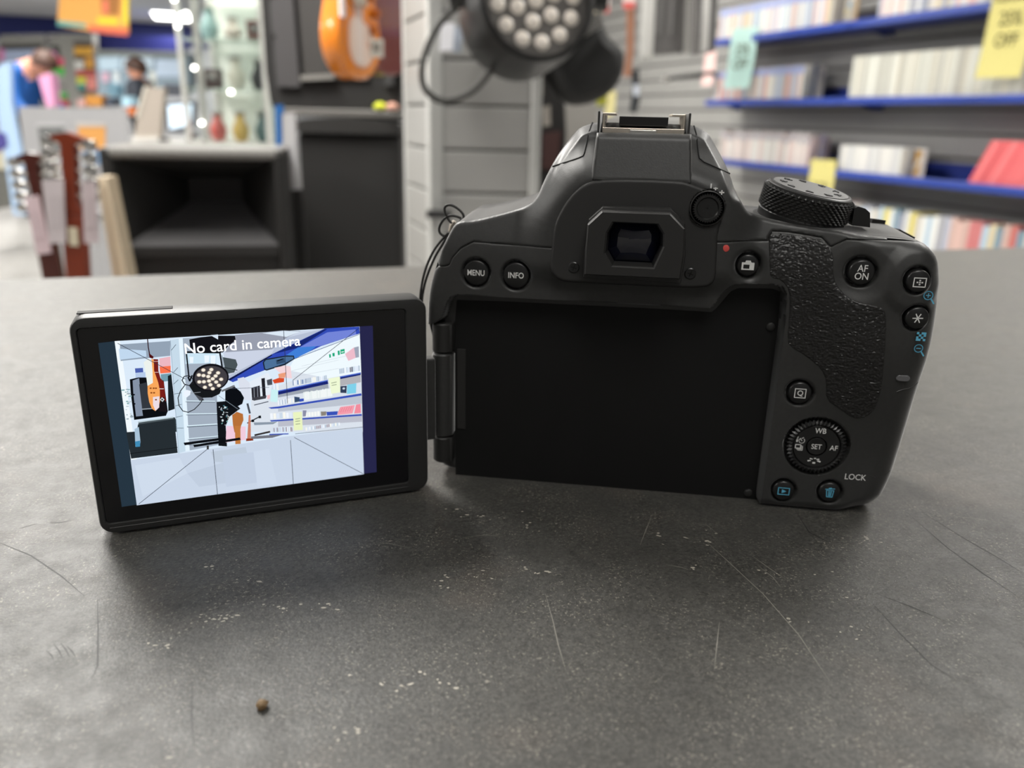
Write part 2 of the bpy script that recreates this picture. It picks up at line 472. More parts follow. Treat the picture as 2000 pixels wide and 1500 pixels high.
PLATE = chaikin([(32.13,69.94),(31.79,65.18),(32.27,62.94),(34.35,61.04),(37.55,60.67),(55.13,60.77),(64.16,60.71),(71.03,61.07),(72.97,61.96),(73.79,63.83),(73.51,69.10),(73.23,75.43),(74.08,77.96),(73.70,81.65),(71.96,84.28),(69.17,85.28),(65.62,86.50),(63.36,87.03),(52.83,87.17),(43.07,86.73),(39.82,85.75),(37.01,83.42),(34.83,80.45),(33.16,77.09),(32.35,74.49)], 1)
LEATHER = chaikin([(86.02,72.98),(86.08,74.48),(87.47,75.04),(91.11,74.82),(98.40,74.15),(100.39,72.75),(101.42,70.56),(101.76,66.56),(102.94,63.44),(105.77,60.65),(109.56,59.57),(113.48,59.14),(114.89,57.80),(115.71,52.78),(116.84,43.55),(117.74,35.70),(116.85,30.33),(114.10,28.57),(111.81,28.67),(108.85,30.71),(104.54,33.33),(103.92,38.57),(102.24,41.61),(98.33,44.48),(94.57,46.27),(93.39,47.68),(92.88,56.43),(92.30,60.96),(90.14,63.42),(87.63,63.81),(87.02,64.80)], 1)
BTN = {'menu': ([(12.10,61.45)][0], 3.35), 'info': ([(22.80,61.30)][0], 3.4), 'live_view': ([(81.62,66.75)][0], 2.75),
       'af_on': ([(108.02,66.98)][0], 3.1), 'af_point': ([(120.38,65.98)][0], 2.7), 'ae_lock': ([(121.96,56.88)][0], 2.7),
       'quick': ([(98.34,34.38)][0], 2.95), 'play': ([(97.93,5.80)][0], 2.85), 'erase': ([(109.93,6.46)][0], 2.85)}
DIALC = [(104.65,19.53)][0]
DIOPT = [(70.02,80.75)][0]

def height(u, w, buttons=True):
    u = np.asarray(u, float); w = np.asarray(w, float)
    d = np.zeros(u.shape)
    # top cover leans away from the viewer
    k = 1.6
    d -= .34 * k * np.log1p(np.exp(np.clip((w - 68) / k, -30, 30)))
    # flare of the cover towards the eyepiece plate
    dp = sdf(u, w, PLATE)
    t = SS(11, 0, dp) * SS(57.5, 66, w)
    d = d * (1 - t) + (2.2 - .06 * (w - 70)) * t
    # thumb rest swelling on the right
    d += 5.0 * SS(90, 112, u) * SS(14, 52, w)
    d += .9 * SS(8.5, 5.5, np.hypot(u - BTN['af_point'][0][0], (w - BTN['af_point'][0][1]) * .9)) * 1.0
    d -= 1.3 * SS(7.5, 3.0, np.hypot(u - BTN['af_on'][0][0], w - BTN['af_on'][0][1] + .8))
    d -= .9 * SS(5.2, 2.6, np.hypot(u - BTN['live_view'][0][0], w - BTN['live_view'][0][1]))
    # shallow step framing the menu buttons
    if buttons:
        for n, ((bu, bw), br) in BTN.items():
            rr_ = np.hypot(u - bu, w - bw)
            d -= 1.5 * SS(br + .65, br + .3, rr_) + .35 * SS(br + 1.2, br + .5, rr_)
        rr_ = np.hypot(u - DIALC[0], w - DIALC[1])
        d -= 2.0 * SS(8.6, 8.1, rr_)
        rr_ = np.hypot(u - DIOPT[0], w - DIOPT[1])
        d -= 2.2 * SS(4.4, 4.0, rr_)
    # screen bay
    rs = sdf(u, w, RECESS)
    d -= 5.2 * SS(.25, -.45, rs)
    # rounded outer edges
    s = -sdf(u, w, SIL)
    hump = SS(82, 86, w) * SS(30, 36, u) * SS(90, 84, u)
    d -= hump * 2.6 * np.clip(2.1 - s, 0, None)
    Rr = 2.2 + 5.5 * SS(112, 121, u) * SS(74, 66, w) + 1.5 * SS(6, 1, w) - 1.3 * SS(64, 68, w) * SS(112, 100, u)
    t = np.clip(s, 0, None)
    q = np.clip(Rr - t, 0, None)
    d -= Rr - np.sqrt(np.maximum(Rr * Rr - q * q, 0))
    return d
def hd(u, w, buttons=False):
    return float(height(np.array([u]), np.array([w]), buttons)[0])

def patch(name, poly, hf, m, parent, step=.3, er=.35, off=0.0, skirt=1.5, smooth=True, rough=None):
    P = np.asarray(poly)
    u0, w0 = P.min(0) - step; u1, w1 = P.max(0) + step
    us = np.arange(u0, u1 + step, step); ws = np.arange(w0, w1 + step, step)
    U, V = np.meshgrid(us, ws, indexing='ij'); sh = U.shape
    sd = sdf(U, V, poly)
    inside = sd < -step * .35
    cell = inside[:-1, :-1] | inside[1:, :-1] | inside[:-1, 1:] | inside[1:, 1:]
    used = np.zeros(sh, bool)
    for i in (0, 1):
        for j in (0, 1):
            used[i:sh[0] - 1 + i, j:sh[1] - 1 + j] |= cell
    e = .02
    for _ in range(3):
        mk = used & ~inside
        uu_, vv_ = U[mk], V[mk]
        s0 = sdf(uu_, vv_, poly)
        gx = (sdf(uu_ + e, vv_, poly) - sdf(uu_ - e, vv_, poly)) / (2 * e)
        gy = (sdf(uu_, vv_ + e, poly) - sdf(uu_, vv_ - e, poly)) / (2 * e)
        g = np.hypot(gx, gy) + 1e-6
        U[mk] -= s0 * gx / g; V[mk] -= s0 * gy / g
    idx = np.full(sh, -1); idx[used] = np.arange(used.sum())
    pu, pv = U[used], V[used]
    d = hf(pu, pv) + off
    if er > 0:
        t = np.clip(-sdf(pu, pv, poly), 0, er); q = er - t
        d = d - (er - np.sqrt(np.maximum(er * er - q * q, 0)))
    if rough is not None: d = d + rough(pu, pv)
    I, J = np.nonzero(cell)
    quads = np.stack([idx[I, J], idx[I + 1, J], idx[I + 1, J + 1], idx[I, J + 1]], 1)
    verts = np.stack([pu, -d, pv], 1)
    # skirt round the rim
    E = np.concatenate([quads[:, [0, 1]], quads[:, [1, 2]], quads[:, [2, 3]], quads[:, [3, 0]]])
    key = np.sort(E, 1); _, inv, cnt_ = np.unique(key, axis=0, return_inverse=True, return_counts=True)
    be = E[cnt_[inv.ravel()] == 1]
    bv = np.unique(be); mp = {int(b): len(verts) + i for i, b in enumerate(bv)}
    sk = verts[bv].copy(); sk[:, 1] += skirt
    sq = np.array([[b, a, mp[int(a)], mp[int(b)]] for a, b in be])
    verts = np.concatenate([verts, sk]) * .001
    faces = np.concatenate([quads, sq])
    me = bpy.data.meshes.new(name)
    me.vertices.add(len(verts)); me.vertices.foreach_set('co', verts.ravel())
    me.loops.add(len(faces) * 4); me.loops.foreach_set('vertex_index', faces.ravel().astype(np.int32))
    me.polygons.add(len(faces)); me.polygons.foreach_set('loop_start', np.arange(0, len(faces) * 4, 4, dtype=np.int32))
    me.update(calc_edges=True); me.validate()
    o = link_mesh(name, me, m, parent, smooth)
    try: me.set_sharp_from_angle(angle=R(50))
    except Exception: pass
    return o

# --- shell: sides and front of the body
def shell():
    P = np.asarray(SIL); n = len(P)
    ctr = P.mean(0)
    d0 = height(P[:, 0] * .9995 + ctr[0] * .0005, P[:, 1], False)
    rings = []
    for d, ins in ((None, .12), (-12, .15), (-24, .2), (-36, .5), (-42, 4.0)):
        dd = (d0 + .0) if d is None else np.minimum(d0 - .5, d)
        back = np.clip(-(dd - d0), 0, 60)
        Nn = np.roll(P, -1, 0) - np.roll(P, 1, 0); Nn = np.stack([Nn[:, 1], -Nn[:, 0]], 1); Nn /= np.linalg.norm(Nn, axis=1)[:, None] + 1e-9
        Q = P - Nn * ins if sdf(*(P + Nn * .01)[0:1].T, SIL)[0] > 0 else P + Nn * ins
        dk = SS(80, 92, P[:, 0]) * SS(66, 72, P[:, 1]) * SS(90, 80, P[:, 1])
        lf = SS(34, 24, P[:, 0]) * SS(64, 70, P[:, 1])
        hp = SS(86, 96, P[:, 1])
        w = Q[:, 1] - back * (-.035 * dk - .045 * lf + .10 * hp)
        rings.append(np.stack([Q[:, 0], -dd, w], 1))
    mb = MB()
    vs = np.concatenate(rings); fs = []
    for r_ in range(len(rings) - 1):
        for i in range(n):
            j = (i + 1) % n
            fs.append((r_ * n + i, r_ * n + j, (r_ + 1) * n + j, (r_ + 1) * n + i))
    fs.append(tuple((len(rings) - 1) * n + i for i in range(n)))
    mb.add(vs, fs)
    o = mb.build('body_shell', m_body, DS, smooth=True, k=.001)
    # backing that closes the shell behind the cover panels
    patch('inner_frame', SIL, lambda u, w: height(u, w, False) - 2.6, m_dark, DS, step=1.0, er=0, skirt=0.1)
shell()

# --- rear cover and top cover, meeting along the seam
SEAM_L = [(0.30,62.52),(1.84,62.86),(3.23,62.79),(4.76,63.28),(5.73,65.36),(7.94,67.90),(11.21,69.65),(21.52,69.30),(31.70,69.36)]
SEAM_R = [(70.46,72.50),(86.35,73.07)]
SEAM_R2 = [(85.84,73.47),(86.82,75.38),(91.05,75.31),(98.58,74.52),(100.66,72.51),(103.94,74.51),(110.14,74.78),(120.83,75.00),(122.43,74.47)]
top_poly = [(-9, SEAM_L[0][1] + .4)] + SEAM_L + SEAM_R + SEAM_R2 + [(140, SEAM_R2[-1][1] + 2), (140, 120), (-9, 120)]
rear_poly = [(-9, SEAM_L[0][1])] + [(u, w - .16) for u, w in SEAM_L + SEAM_R + SEAM_R2] + [(140, SEAM_R2[-1][1] + 1.8), (140, -5), (-9, -5)]
def clip_to_sil(poly):
    """intersection of a polygon with the body outline (outline pieces that lie inside it)"""
    S = SIL; n = len(S)
    ins = sdf([p[0] for p in S], [p[1] for p in S], poly) < 0
    own = sdf([p[0] for p in poly], [p[1] for p in poly], S) < 0
    k = next(i for i in range(n) if ins[i] and not ins[i - 1])
    out = [S[(k + i) % n] for i in range(n) if ins[(k + i) % n]]
    mid = [poly[i] for i in range(len(poly)) if own[i]]
    if math.dist(out[-1], mid[0]) > math.dist(out[-1], mid[-1]): mid = mid[::-1]
    return out + mid
m_cover = m_body
patch('top_cover', clip_to_sil(top_poly), height, m_cover, DS, step=.3, er=.25, skirt=1.2)
patch('rear_cover', clip_to_sil(rear_poly), height, m_cover, DS, step=.25, er=.25, skirt=1.2)

# --- floor of the screen bay, in a darker black than the covers
def bay_polygon():
    n = 260; c = [p for p in RECESS]
    inner = [p for p in [(5.79,52.70),(22.16,53.03),(55.73,53.20),(74.48,53.14),(75.44,54.03),(77.39,56.88),(78.86,59.00),(80.33,59.89),(89.08,60.22),(91.22,59.52),(91.98,57.54),(92.32,52.79),(92.54,45.86),(92.58,22.66),(92.69,-0.28),(92.36,-1.11),(66.99,-1.43),(37.98,-1.36),(16.33,-1.20),(5.54,-0.68),(5.22,20.50),(5.07,43.34)]]
    return inner
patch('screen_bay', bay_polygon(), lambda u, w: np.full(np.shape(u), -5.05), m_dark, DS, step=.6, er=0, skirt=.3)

# --- eyepiece plate, thumb leather
patch('eyepiece_plate', PLATE, lambda u, w: height(u, w, True) * 0 + np.where(np.hypot(u - DIOPT[0], w - DIOPT[1]) < 4.2, -.2, 2.9 - .06 * (w - 70)), m_plate, DS, step=.3, er=.9, skirt=3.5)
def leather_bumps(u, w):
    rng = np.random.RandomState(4)
    def vn(x, y):
        T = np.random.RandomState(11).rand(256, 256)
        xi, yi = np.floor(x).astype(int), np.floor(y).astype(int); fx, fy = x - xi, y - yi
        fx = fx * fx * (3 - 2 * fx); fy = fy * fy * (3 - 2 * fy)
        g = lambda a, b: T[a % 256, b % 256]
        return (g(xi, yi) * (1 - fx) + g(xi + 1, yi) * fx) * (1 - fy) + (g(xi, yi + 1) * (1 - fx) + g(xi + 1, yi + 1) * fx) * fy
    wx = u + .7 * vn(u * .8, w * .8); wy = w + .7 * vn(u * .8 + 40, w * .8 + 17)
    a = vn(wx * 1.2, wy * 2.2); b = vn(wx * 2.3 + 9, wy * 3.6 + 3)
    ridge = 1 - np.abs(2 * a - 1); ridge2 = 1 - np.abs(2 * b - 1)
    return .20 * (ridge - .5) + .20 * (ridge2 - .5)
def leather_h(u, w): return height(u, w, False)
patch('thumb_leather', LEATHER, leather_h, m_leather, DS, step=.17, er=.4, off=.12, skirt=1.2, rough=lambda u, w: leather_bumps(u, w) * SS(0, -.5, sdf(u, w, LEATHER)))

# --- eyecup
Rx = Matrix.Rotation(R(90), 3, 'X')          # lathe axis z -> toward the viewer
def ring_loft(mb, loops, cap0=False, cap1=False):
    """loops: list of (pts[(u,w)], d)"""
    n = len(loops[0][0]); vs = []; fs = []
    for pts, d in loops:
        dd = d if isinstance(d, (list, tuple)) else [d] * n
        vs += [(p[0], -q, p[1]) for p, q in zip(pts, dd)]
    for r_ in range(len(loops) - 1):
        for i in range(n):
            j = (i + 1) % n
            fs.append((r_ * n + i, r_ * n + j, (r_ + 1) * n + j, (r_ + 1) * n + i))
    if cap0: fs.append(tuple(range(n)))
    if cap1: fs.append(tuple(range((len(loops) - 1) * n, len(loops) * n)))
    mb.add(vs, fs); return mb
EYE_F = [(41.31,76.59),(44.57,79.87),(60.88,79.91),(64.51,76.57),(64.85,70.14),(64.51,64.40),(41.20,64.37),(41.15,70.28)]
EYE_B = [(41.37,77.36),(44.59,80.46),(61.15,80.60),(64.72,77.55),(65.58,69.37),(65.06,62.59),(40.72,62.91),(40.77,69.50)]
WIN = [(46.22,74.71),(47.53,77.33),(57.97,77.27),(59.48,75.03),(59.72,72.11),(57.81,66.95),(47.93,66.97),(46.01,70.01)]
def shrink(P, k, c=None):
    c = c or (sum(p[0] for p in P) / len(P), sum(p[1] for p in P) / len(P))
    return [(c[0] + (p[0] - c[0]) * k, c[1] + (p[1] - c[1]) * k) for p in P]
mb = MB()
ring_loft(mb, [(EYE_B, 1.0), (EYE_B, 6.0), (shrink(EYE_B, .985), 6.5), (shrink(EYE_F, 1.0), 6.6), (EYE_F, 10.4), (shrink(EYE_F, .97), 11.0), (shrink(WIN, 1.06), 11.0), (WIN, 10.6), (shrink(WIN, .93), 6.0)])
eye = mb.build('eyecup', m_plate, DS, k=.001)
m_eyeglass = mat('viewfinder_glass', (.003, .004, .014), .05, coat=.4, spec=.6)
mb = MB(); cw = (sum(p[0] for p in WIN) / 8, sum(p[1] for p in WIN) / 8)
dense = []
for i in range(8):
    a, b = WIN[i], WIN[(i + 1) % 8]
    dense += [(a[0] + (b[0] - a[0]) * t / 3, a[1] + (b[1] - a[1]) * t / 3) for t in range(3)]
ring_loft(mb, [(shrink(dense, .95, cw), 5.6), (shrink(dense, .8, cw), 6.3), (shrink(dense, .55, cw), 6.9), (shrink(dense, .25, cw), 7.2)], cap1=True)
mb.build('viewfinder_lens', m_eyeglass, eye, smooth=True, k=.001)
for px_ in ([(38.09,64.73)][0], [(67.33,64.60)][0]):
    z = 3.0 - .06 * (px_[1] - 70)
    mb = MB(); mb.lathe([(1.45, 0), (1.45, .25), (1.2, .4), (1.0, .35), (.0 + .02, .35)], c=(px_[0], -z + .1, px_[1]), rot=Rx, n=20)
    scr = mb.build('screw', m_btn, DS, smooth=True, k=.001)
    mb = MB()
    for an in (20, 110):
        a = R(an); mb.box((px_[0], -z - .3, px_[1]), (1.5, .12, .28), rot=Matrix.Rotation(a, 3, 'Y'))
    mb.build('cross_slot', m_dark, scr, k=.001)

# --- dioptre dial beside the eyepiece
mb = MB(); n = 36
prof = []
for k_ in range(2 * n):
    prof.append(3.75 if k_ % 2 else 3.35)
def gear(mb, c, rs, d0, d1, rin):
    N_ = len(rs)
    A_ = [(c[0] + r_ * math.cos(2 * math.pi * i / N_), c[1] + r_ * math.sin(2 * math.pi * i / N_)) for i, r_ in enumerate(rs)]
    B_ = [(c[0] + rin * math.cos(2 * math.pi * i / N_), c[1] + rin * math.sin(2 * math.pi * i / N_)) for i in range(N_)]
    ring_loft(mb, [(A_, d0), (A_, d1 - .3), (shrink(A_, .93, c), d1), (B_, d1), (shrink(B_, .9, c), d1 - .35), (shrink(B_, .05, c), d1 - .35)])
gear(mb, DIOPT, prof, -.5, 3.4, 2.7)
dio = mb.build('dioptre_dial', m_btn, DS, k=.001)
rimp = [(DIOPT[0] + 4.25 * math.cos(t), DIOPT[1] + 4.25 * math.sin(t)) for t in [2 * math.pi * i / 48 for i in range(48)]]
mb = MB(); ring_loft(mb, [(rimp, 0), (rimp, 3.2), (shrink(rimp, .95, DIOPT), 3.3), (shrink(rimp, .92, DIOPT), 2.6), (shrink(rimp, .92, DIOPT), 0)])
mb.build('dioptre_rim', m_plate, DS, smooth=True, k=.001)

# --- flat print helpers
def flat(name, polys, m, parent, d, strokes=(), off=.06):
    """filled polygons and stroked lines at depth d (number) in u,w"""
    mb = MB()
    for P in polys:
        mb.add([(p[0], -(d + off), p[1]) for p in P], [tuple(range(len(P)))])
    for pts, wd in strokes:
        for a, b in zip(pts[:-1], pts[1:]):
            ax, ay = a; bx, by = b; L_ = math.hypot(bx - ax, by - ay) or 1
            tx, ty = (bx - ax) / L_ * wd / 2, (by - ay) / L_ * wd / 2
            q = [(ax - tx - ty, ay - ty + tx), (ax - tx + ty, ay - ty - tx), (bx + tx + ty, by + ty - tx), (bx + tx - ty, by + ty + tx)]
            mb.add([(p[0], -(d + off), p[1]) for p in q], [(0, 1, 2, 3)])
    return mb.build(name, m, parent, k=.001, fixn=False)
def circ(c, r_, n=24, a0=0, a1=2 * math.pi):
    return [(c[0] + r_ * math.cos(a0 + (a1 - a0) * i / n), c[1] + r_ * math.sin(a0 + (a1 - a0) * i / n)) for i in range(n + 1)]
def rect(c, w, h): return [(c[0] - w / 2, c[1] - h / 2), (c[0] + w / 2, c[1] - h / 2), (c[0] + w / 2, c[1] + h / 2), (c[0] - w / 2, c[1] + h / 2)]
def rline(c, w, h): return rect(c, w, h) + [rect(c, w, h)[0]]

# --- round buttons
BD = {}
LBL = {'menu': 'round black button printed MENU', 'info': 'round black button printed INFO', 'live_view': 'round black button with white camera symbol',
       'af_on': 'round black button printed AF ON', 'af_point': 'round black button with white focus frame symbol', 'ae_lock': 'round black button with white asterisk',
       'quick': 'round black button with a boxed Q', 'play': 'round black button with blue playback symbol', 'erase': 'round black button with blue bin symbol'}
for nme, ((bu, bw), br) in BTN.items():
    z = hd(bu, bw)
    top = z + (.2 if nme in ('menu', 'info') else .9 if nme in ('af_on', 'af_point', 'ae_lock') else .35)
    mb = MB()
    mb.lathe([(br, -2.2), (br, top - z - .55), (br * .96, top - z - .2), (br * .86, top - z), (br * .05, top - z + .08)], c=(bu, -z, bw), rot=Rx, n=40)
    o = mb.build('button', m_btn, DS, smooth=True, k=.001); o['label'] = LBL[nme]
    BD[nme] = (o, (bu, bw), top + .08)
def btext(key, s, size, sx=1.0, dw=0.0, m=None, du=0.0):
    o, (bu, bw), d = BD[key]
    return text_mesh(s, size * .001, 'printed_text', m or m_white, o, ((bu + du) * .001, -(d + .06) * .001, (bw + dw) * .001), sx=sx, bold=.000025)
btext('menu', 'MENU', 2.15, .80)
btext('info', 'INFO', 2.15, .86)
btext('af_on', 'AF\nON', 2.35, .9)
o, c, d = BD['live_view']
flat('printed_symbol', [[(c[0] - 1.55, c[1] - 1.15), (c[0] + 1.55, c[1] - 1.15), (c[0] + 1.55, c[1] + .75), (c[0] + .8, c[1] + .75), (c[0] + .55, c[1] + 1.25), (c[0] - .55, c[1] + 1.25), (c[0] - .75, c[1] + .75), (c[0] - 1.55, c[1] + .75)]], m_white, o, d)
flat('printed_symbol', [rect((c[0] - .35, c[1] - .3), 1.5, 1.0)], m_btn, o, d, off=.09)
o, c, d = BD['af_point']
flat('printed_symbol', [rect((c[0] + x * .55 + .25, c[1] + y * .48 - .25), .38, .34) for x, y in ((0, 0), (1, 0), (-1, 0), (0, 1), (0, -1))], m_white, o, d, [(rline((c[0] + .25, c[1] - .25), 2.7, 2.1), .24)])
o, c, d = BD['ae_lock']
flat('printed_symbol', [], m_white, o, d, [([(c[0] - 1.1 * math.cos(a), c[1] - 1.1 * math.sin(a)), (c[0] + 1.1 * math.cos(a), c[1] + 1.1 * math.sin(a))], .26) for a in (0.05, R(62), R(118))])
o, c, d = BD['quick']
flat('printed_symbol', [], m_white, o, d, [(rline(c, 2.7, 2.4), .22)])
btext('quick', 'Q', 1.95, 1.0, 0.0)
o, c, d = BD['play']
flat('printed_symbol', [[(c[0] - .5, c[1] - .55), (c[0] + .75, c[1]), (c[0] - .5, c[1] + .55)]], m_cyan, o, d, [(rline(c, 2.9, 1.95), .22)])
o, c, d = BD['erase']
flat('printed_symbol', [], m_cyan, o, d, [([(c[0] - 1.25, c[1] + .95), (c[0] + 1.05, c[1] + 1.25)], .2), ([(c[0] - .3, c[1] + 1.3), (c[0] + .2, c[1] + 1.38)], .25),
     ([(c[0] - .95, c[1] + .7), (c[0] - .7, c[1] - 1.25), (c[0] + .7, c[1] - 1.25), (c[0] + .95, c[1] + .7), (c[0] - .95, c[1] + .7)], .22),
     ([(c[0] - .35, c[1] + .4), (c[0] - .25, c[1] - .95)], .2), ([(c[0], c[1] + .4), (c[0], c[1] - .95)], .2), ([(c[0] + .38, c[1] + .4), (c[0] + .28, c[1] - .95)], .2)])

# --- thumb control dial with SET
c = DIALC; n = 44
teeth = [(7.75 if k_ % 2 else 7.05) for k_ in range(2 * n)]
mb = MB(); N_ = 2 * n
A_ = [(c[0] + r_ * math.cos(2 * math.pi * i / N_), c[1] + r_ * math.sin(2 * math.pi * i / N_)) for i, r_ in enumerate(teeth)]
A2 = [(c[0] + 6.7 * math.cos(2 * math.pi * i / N_), c[1] + 6.7 * math.sin(2 * math.pi * i / N_)) for i in range(N_)]
A3 = [(c[0] + (6.75 if i % 2 else 6.3) * math.cos(2 * math.pi * i / N_), c[1] + (6.75 if i % 2 else 6.3) * math.sin(2 * math.pi * i / N_)) for i in range(N_)]
ring_loft(mb, [(A_, -2), (A_, .35), (A3, .95), (shrink(A2, .925, c), .75), (shrink(A2, .9, c), .2)])
dial = mb.build('control_dial', m_btn, DS, k=.001); dial['label'] = 'toothed black control dial around the SET button'
mb = MB(); mb.lathe([(6.05, -1.5), (6.05, .3), (5.8, .5), (2.75, .38), (2.65, -.2)], c=(c[0], 0, c[1]), rot=Rx, n=48, capb=False)
mb.build('direction_pad', mat('dial_pad_black', (.012, .012, .012), .28), dial, smooth=True, k=.001)
mb = MB(); mb.lathe([(2.45, -1), (2.45, .3), (2.3, .5), (1.2, .42), (.05, .38)], c=(c[0], 0, c[1]), rot=Rx, n=36)
setb = mb.build('set_button', m_btn, dial, smooth=True, k=.001)
def ptext(s, u, w, d, size, sx=1.0, parent=DS, m=None, bold=.00002, shear=0):
    return text_mesh(s, size * .001, 'printed_text', m or m_white, parent, (u * .001, -d * .001, w * .001), sx=sx, bold=bold, shear=shear)
ptext('WB', c[0] + .45, c[1] + 4.5, .6, 2.1, .85, dial)
ptext('AF', c[0] + 4.4, c[1] - .1, .6, 2.0, .9, dial)
ptext('SET', c[0] - .05, c[1] - .05, .62, 2.0, .86, dial)
x, y = c[0] - 4.35, c[1]
flat('printed_symbol', [rect((x - .85, y + 1.35), .38, .75), rect((x - .8, y + 1.95), .36, .12), rect((x - .75, y + 2.2), .34, .12), rect((x - .7, y + 2.45), .32, .12)], m_white, dial, .55,
     [(circ((x + .35, y + 1.45), .72, 18, R(120), R(400)), .2), ([(x + .35, y + 1.45), (x - .0, y + 1.9)], .22), ([(x + .35, y + 2.1), (x + .7, y + 2.3)], .2),
      (rline((x - .4, y - .25), 1.3, 1.0), .22), ([(x - .7, y - 1.0), (x + .5, y - 1.0), (x + .5, y + .05)], .17), ([(x - .4, y - 1.3), (x + .8, y - 1.3), (x + .8, y - .15)], .17)])
x, y = c[0] - .1, c[1] - 4.1
flat('printed_symbol', [rect((x, y - .55), .75, .5), rect((x + .15, y + .75), .5, .32), [(x - 1.6, y - .3), (x - .75, y - .05), (x - .95, y + .25), (x - 1.75, y + .1)], [(x + .65, y), (x + 1.6, y - .35), (x + 1.75, y + .05), (x + .95, y + .3)],
     [(x - 1.25, y + .5), (x - .5, y + .35), (x - .35, y + .6), (x - 1.1, y + .8)], [(x + .6, y + .35), (x + 1.35, y + .45), (x + 1.2, y + .75), (x + .5, y + .6)]], m_white, dial, .55)
q = [(115.82,11.40)][0]
ptext('LOCK', q[0], q[1], hd(*q) + .15, 2.35, .88)

# --- blue magnifier symbols, red dot, sensor window
def mag(q, r_, plus):
    d = hd(*q) + .75
    st = [(circ(q, r_, 22), .22), ([(q[0] + r_ * .72, q[1] - r_ * .75), (q[0] + r_ * 1.5, q[1] - r_ * 1.85)], .34), ([(q[0] - .45, q[1]), (q[0] + .45, q[1])], .2)]
    if plus: st.append(([(q[0], q[1] - .45), (q[0], q[1] + .45)], .2))
    flat('zoom_symbol', [], m_cyan, DS, d, st)
mag([(123.32,62.60)][0], 1.0, True)
mag([(123.68,49.24)][0], .95, False)
q = [(123.75,52.23)][0]; d = hd(*q) + .7
cells = [rect((q[0] + (i - 1.5) * .55, q[1] + (j - 1.5) * .55), .55, .55) for i in range(4) for j in range(4) if (i, j) not in ((1, 1), (2, 2), (1, 3), (3, 1), (0, 2), (2, 0))]
flat('index_symbol', cells, m_cyan, DS, d)
q = [(75.53,71.08)][0]
mb = MB(); mb.lathe([(.85, -.2), (.85, .1), (.6, .2), (.05, .22)], c=(q[0], -hd(*q), q[1]), rot=Rx, n=20)
mb.build('red_dot', m_red, DS, smooth=True, k=.001)
q = [(121.81,41.01)][0]; d = hd(*q)
pl = circ((q[0] - .9, q[1]), .75, 10, R(90), R(270))[:] + circ((q[0] + .9, q[1]), .75, 10, R(-90), R(90))[:]
mb = MB(); ring_loft(mb, [(pl, d - .5), (pl, d + .3), (shrink(pl, .85), d + .4)], cap1=True)
mb.build('sensor_window', mat('sensor_grey', (.12, .12, .125), .35), DS, k=.001)
# card door seams on the grip side
for pts_ in ([(121.17,37.11),(122.54,37.76),(124.33,38.02),(126.04,38.69),(126.81,39.15)], [(119.59,12.23),(120.83,11.75),(123.36,11.98),(125.13,12.89)]):
    mb = MB(); mb.tube([(p[0], -(hd(*p) + .02), p[1]) for p in pts_], .12, 6)
    mb.build('door_seam', m_body, DS, smooth=True, k=.001)
# dioptre markings
q = [(70.48,86.01),(71.63,85.45),(73.18,84.53)]
flat('printed_symbol', [rect(q[0], .35, 1.1), rect(q[1], 1.1, .3), rect((q[1][0], q[1][1] - .1), .35, .7), rect(q[2], 1.2, .32), rect(q[2], .32, 1.1)], m_white, DS, max(hd(*p) for p in q) + .25)

# --- hot shoe block and metal shoe
BLK = [(41.81,97.62),(53.48,97.80),(64.97,97.85),(64.99,97.61),(65.92,86.20),(64.77,86.29),(53.30,86.41),(42.98,86.19),(41.14,86.39),(41.45,92.55),(41.73,96.76)]
patch('hot_shoe_block', BLK, lambda u, w: np.where(w < 96.5, 2.4 - .32 * (w - 84), 2.4 - .32 * 12.5 - 1.0 * (w - 96.5)), m_body, DS, step=.4, er=.7, skirt=16)
hb = DS.children[-1]
zt = [(41.72,102.26),(64.68,102.40),(43.52,97.76),(63.20,98.14)]
uL, uR, wT, wB = zt[0][0], zt[1][0], zt[0][1], zt[2][1]
mb = MB()
for uc in (uL + .35, uR - .35):
    mb.box((uc, 14.5, (wT + wB) / 2 - .6), (.6, 20, wT - wB + 2.2), bev=.2)
mb.build('shoe_side_wall', m_body, DS, k=.001)
mb = MB()
mb.box(((uL + uR) / 2, 15, wB + .45), (uR - uL - 2.6, 18, .9))
mb.box(((uL + uR) / 2, 5.9, wB + .5), (uR - uL - 2.6, .5, 1.3), bev=.1)
shoe = mb.build('hot_shoe', m_chrome, DS, k=.001); shoe['label'] = 'nickel metal flash shoe on top of the camera'
for s_, uc in ((1, uL + 1.5), (-1, uR - 1.5)):
    mb = MB()
    mb.box((uc, 15.3, (wT + wB) / 2 + .2), (.7, 18, wT - wB - .4), bev=.2)
    mb.box((uc + s_ * 1.4, 15.3, wT - .1), (3.4, 18, .6), bev=.15)
    mb.build('shoe_rail', m_chrome, shoe, k=.001)
MB().box(((uL + uR) / 2, 16, wT - 1.7), (12.2, 17, 2.2), bev=.1).build('shoe_insert', m_btn, shoe, k=.001)
MB().box(((uL + uR) / 2, 5.5, wB + .3), (6.6, .5, .9), bev=.1).build('shoe_spring', mat('shoe_bright', (.75, .73, .68), .3, metal=1.0), shoe, k=.001)
# built-in flash seams on both sides of the hump
for pts_ in ([(39.87,99.90),(39.38,97.23),(39.02,94.41),(38.75,92.18),(38.39,91.67),(35.09,90.46),(30.74,88.95)], [(66.38,99.70),(66.89,96.97),(67.35,93.37),(67.64,91.68),(71.75,90.10),(75.87,88.40)]):
    mb = MB(); mb.tube([(p[0], -(hd(*p) - .02), p[1]) for p in chaikin(pts_, 1, False)], .22, 6)
    mb.build('flash_seam', m_dark, DS, smooth=True, k=.001)

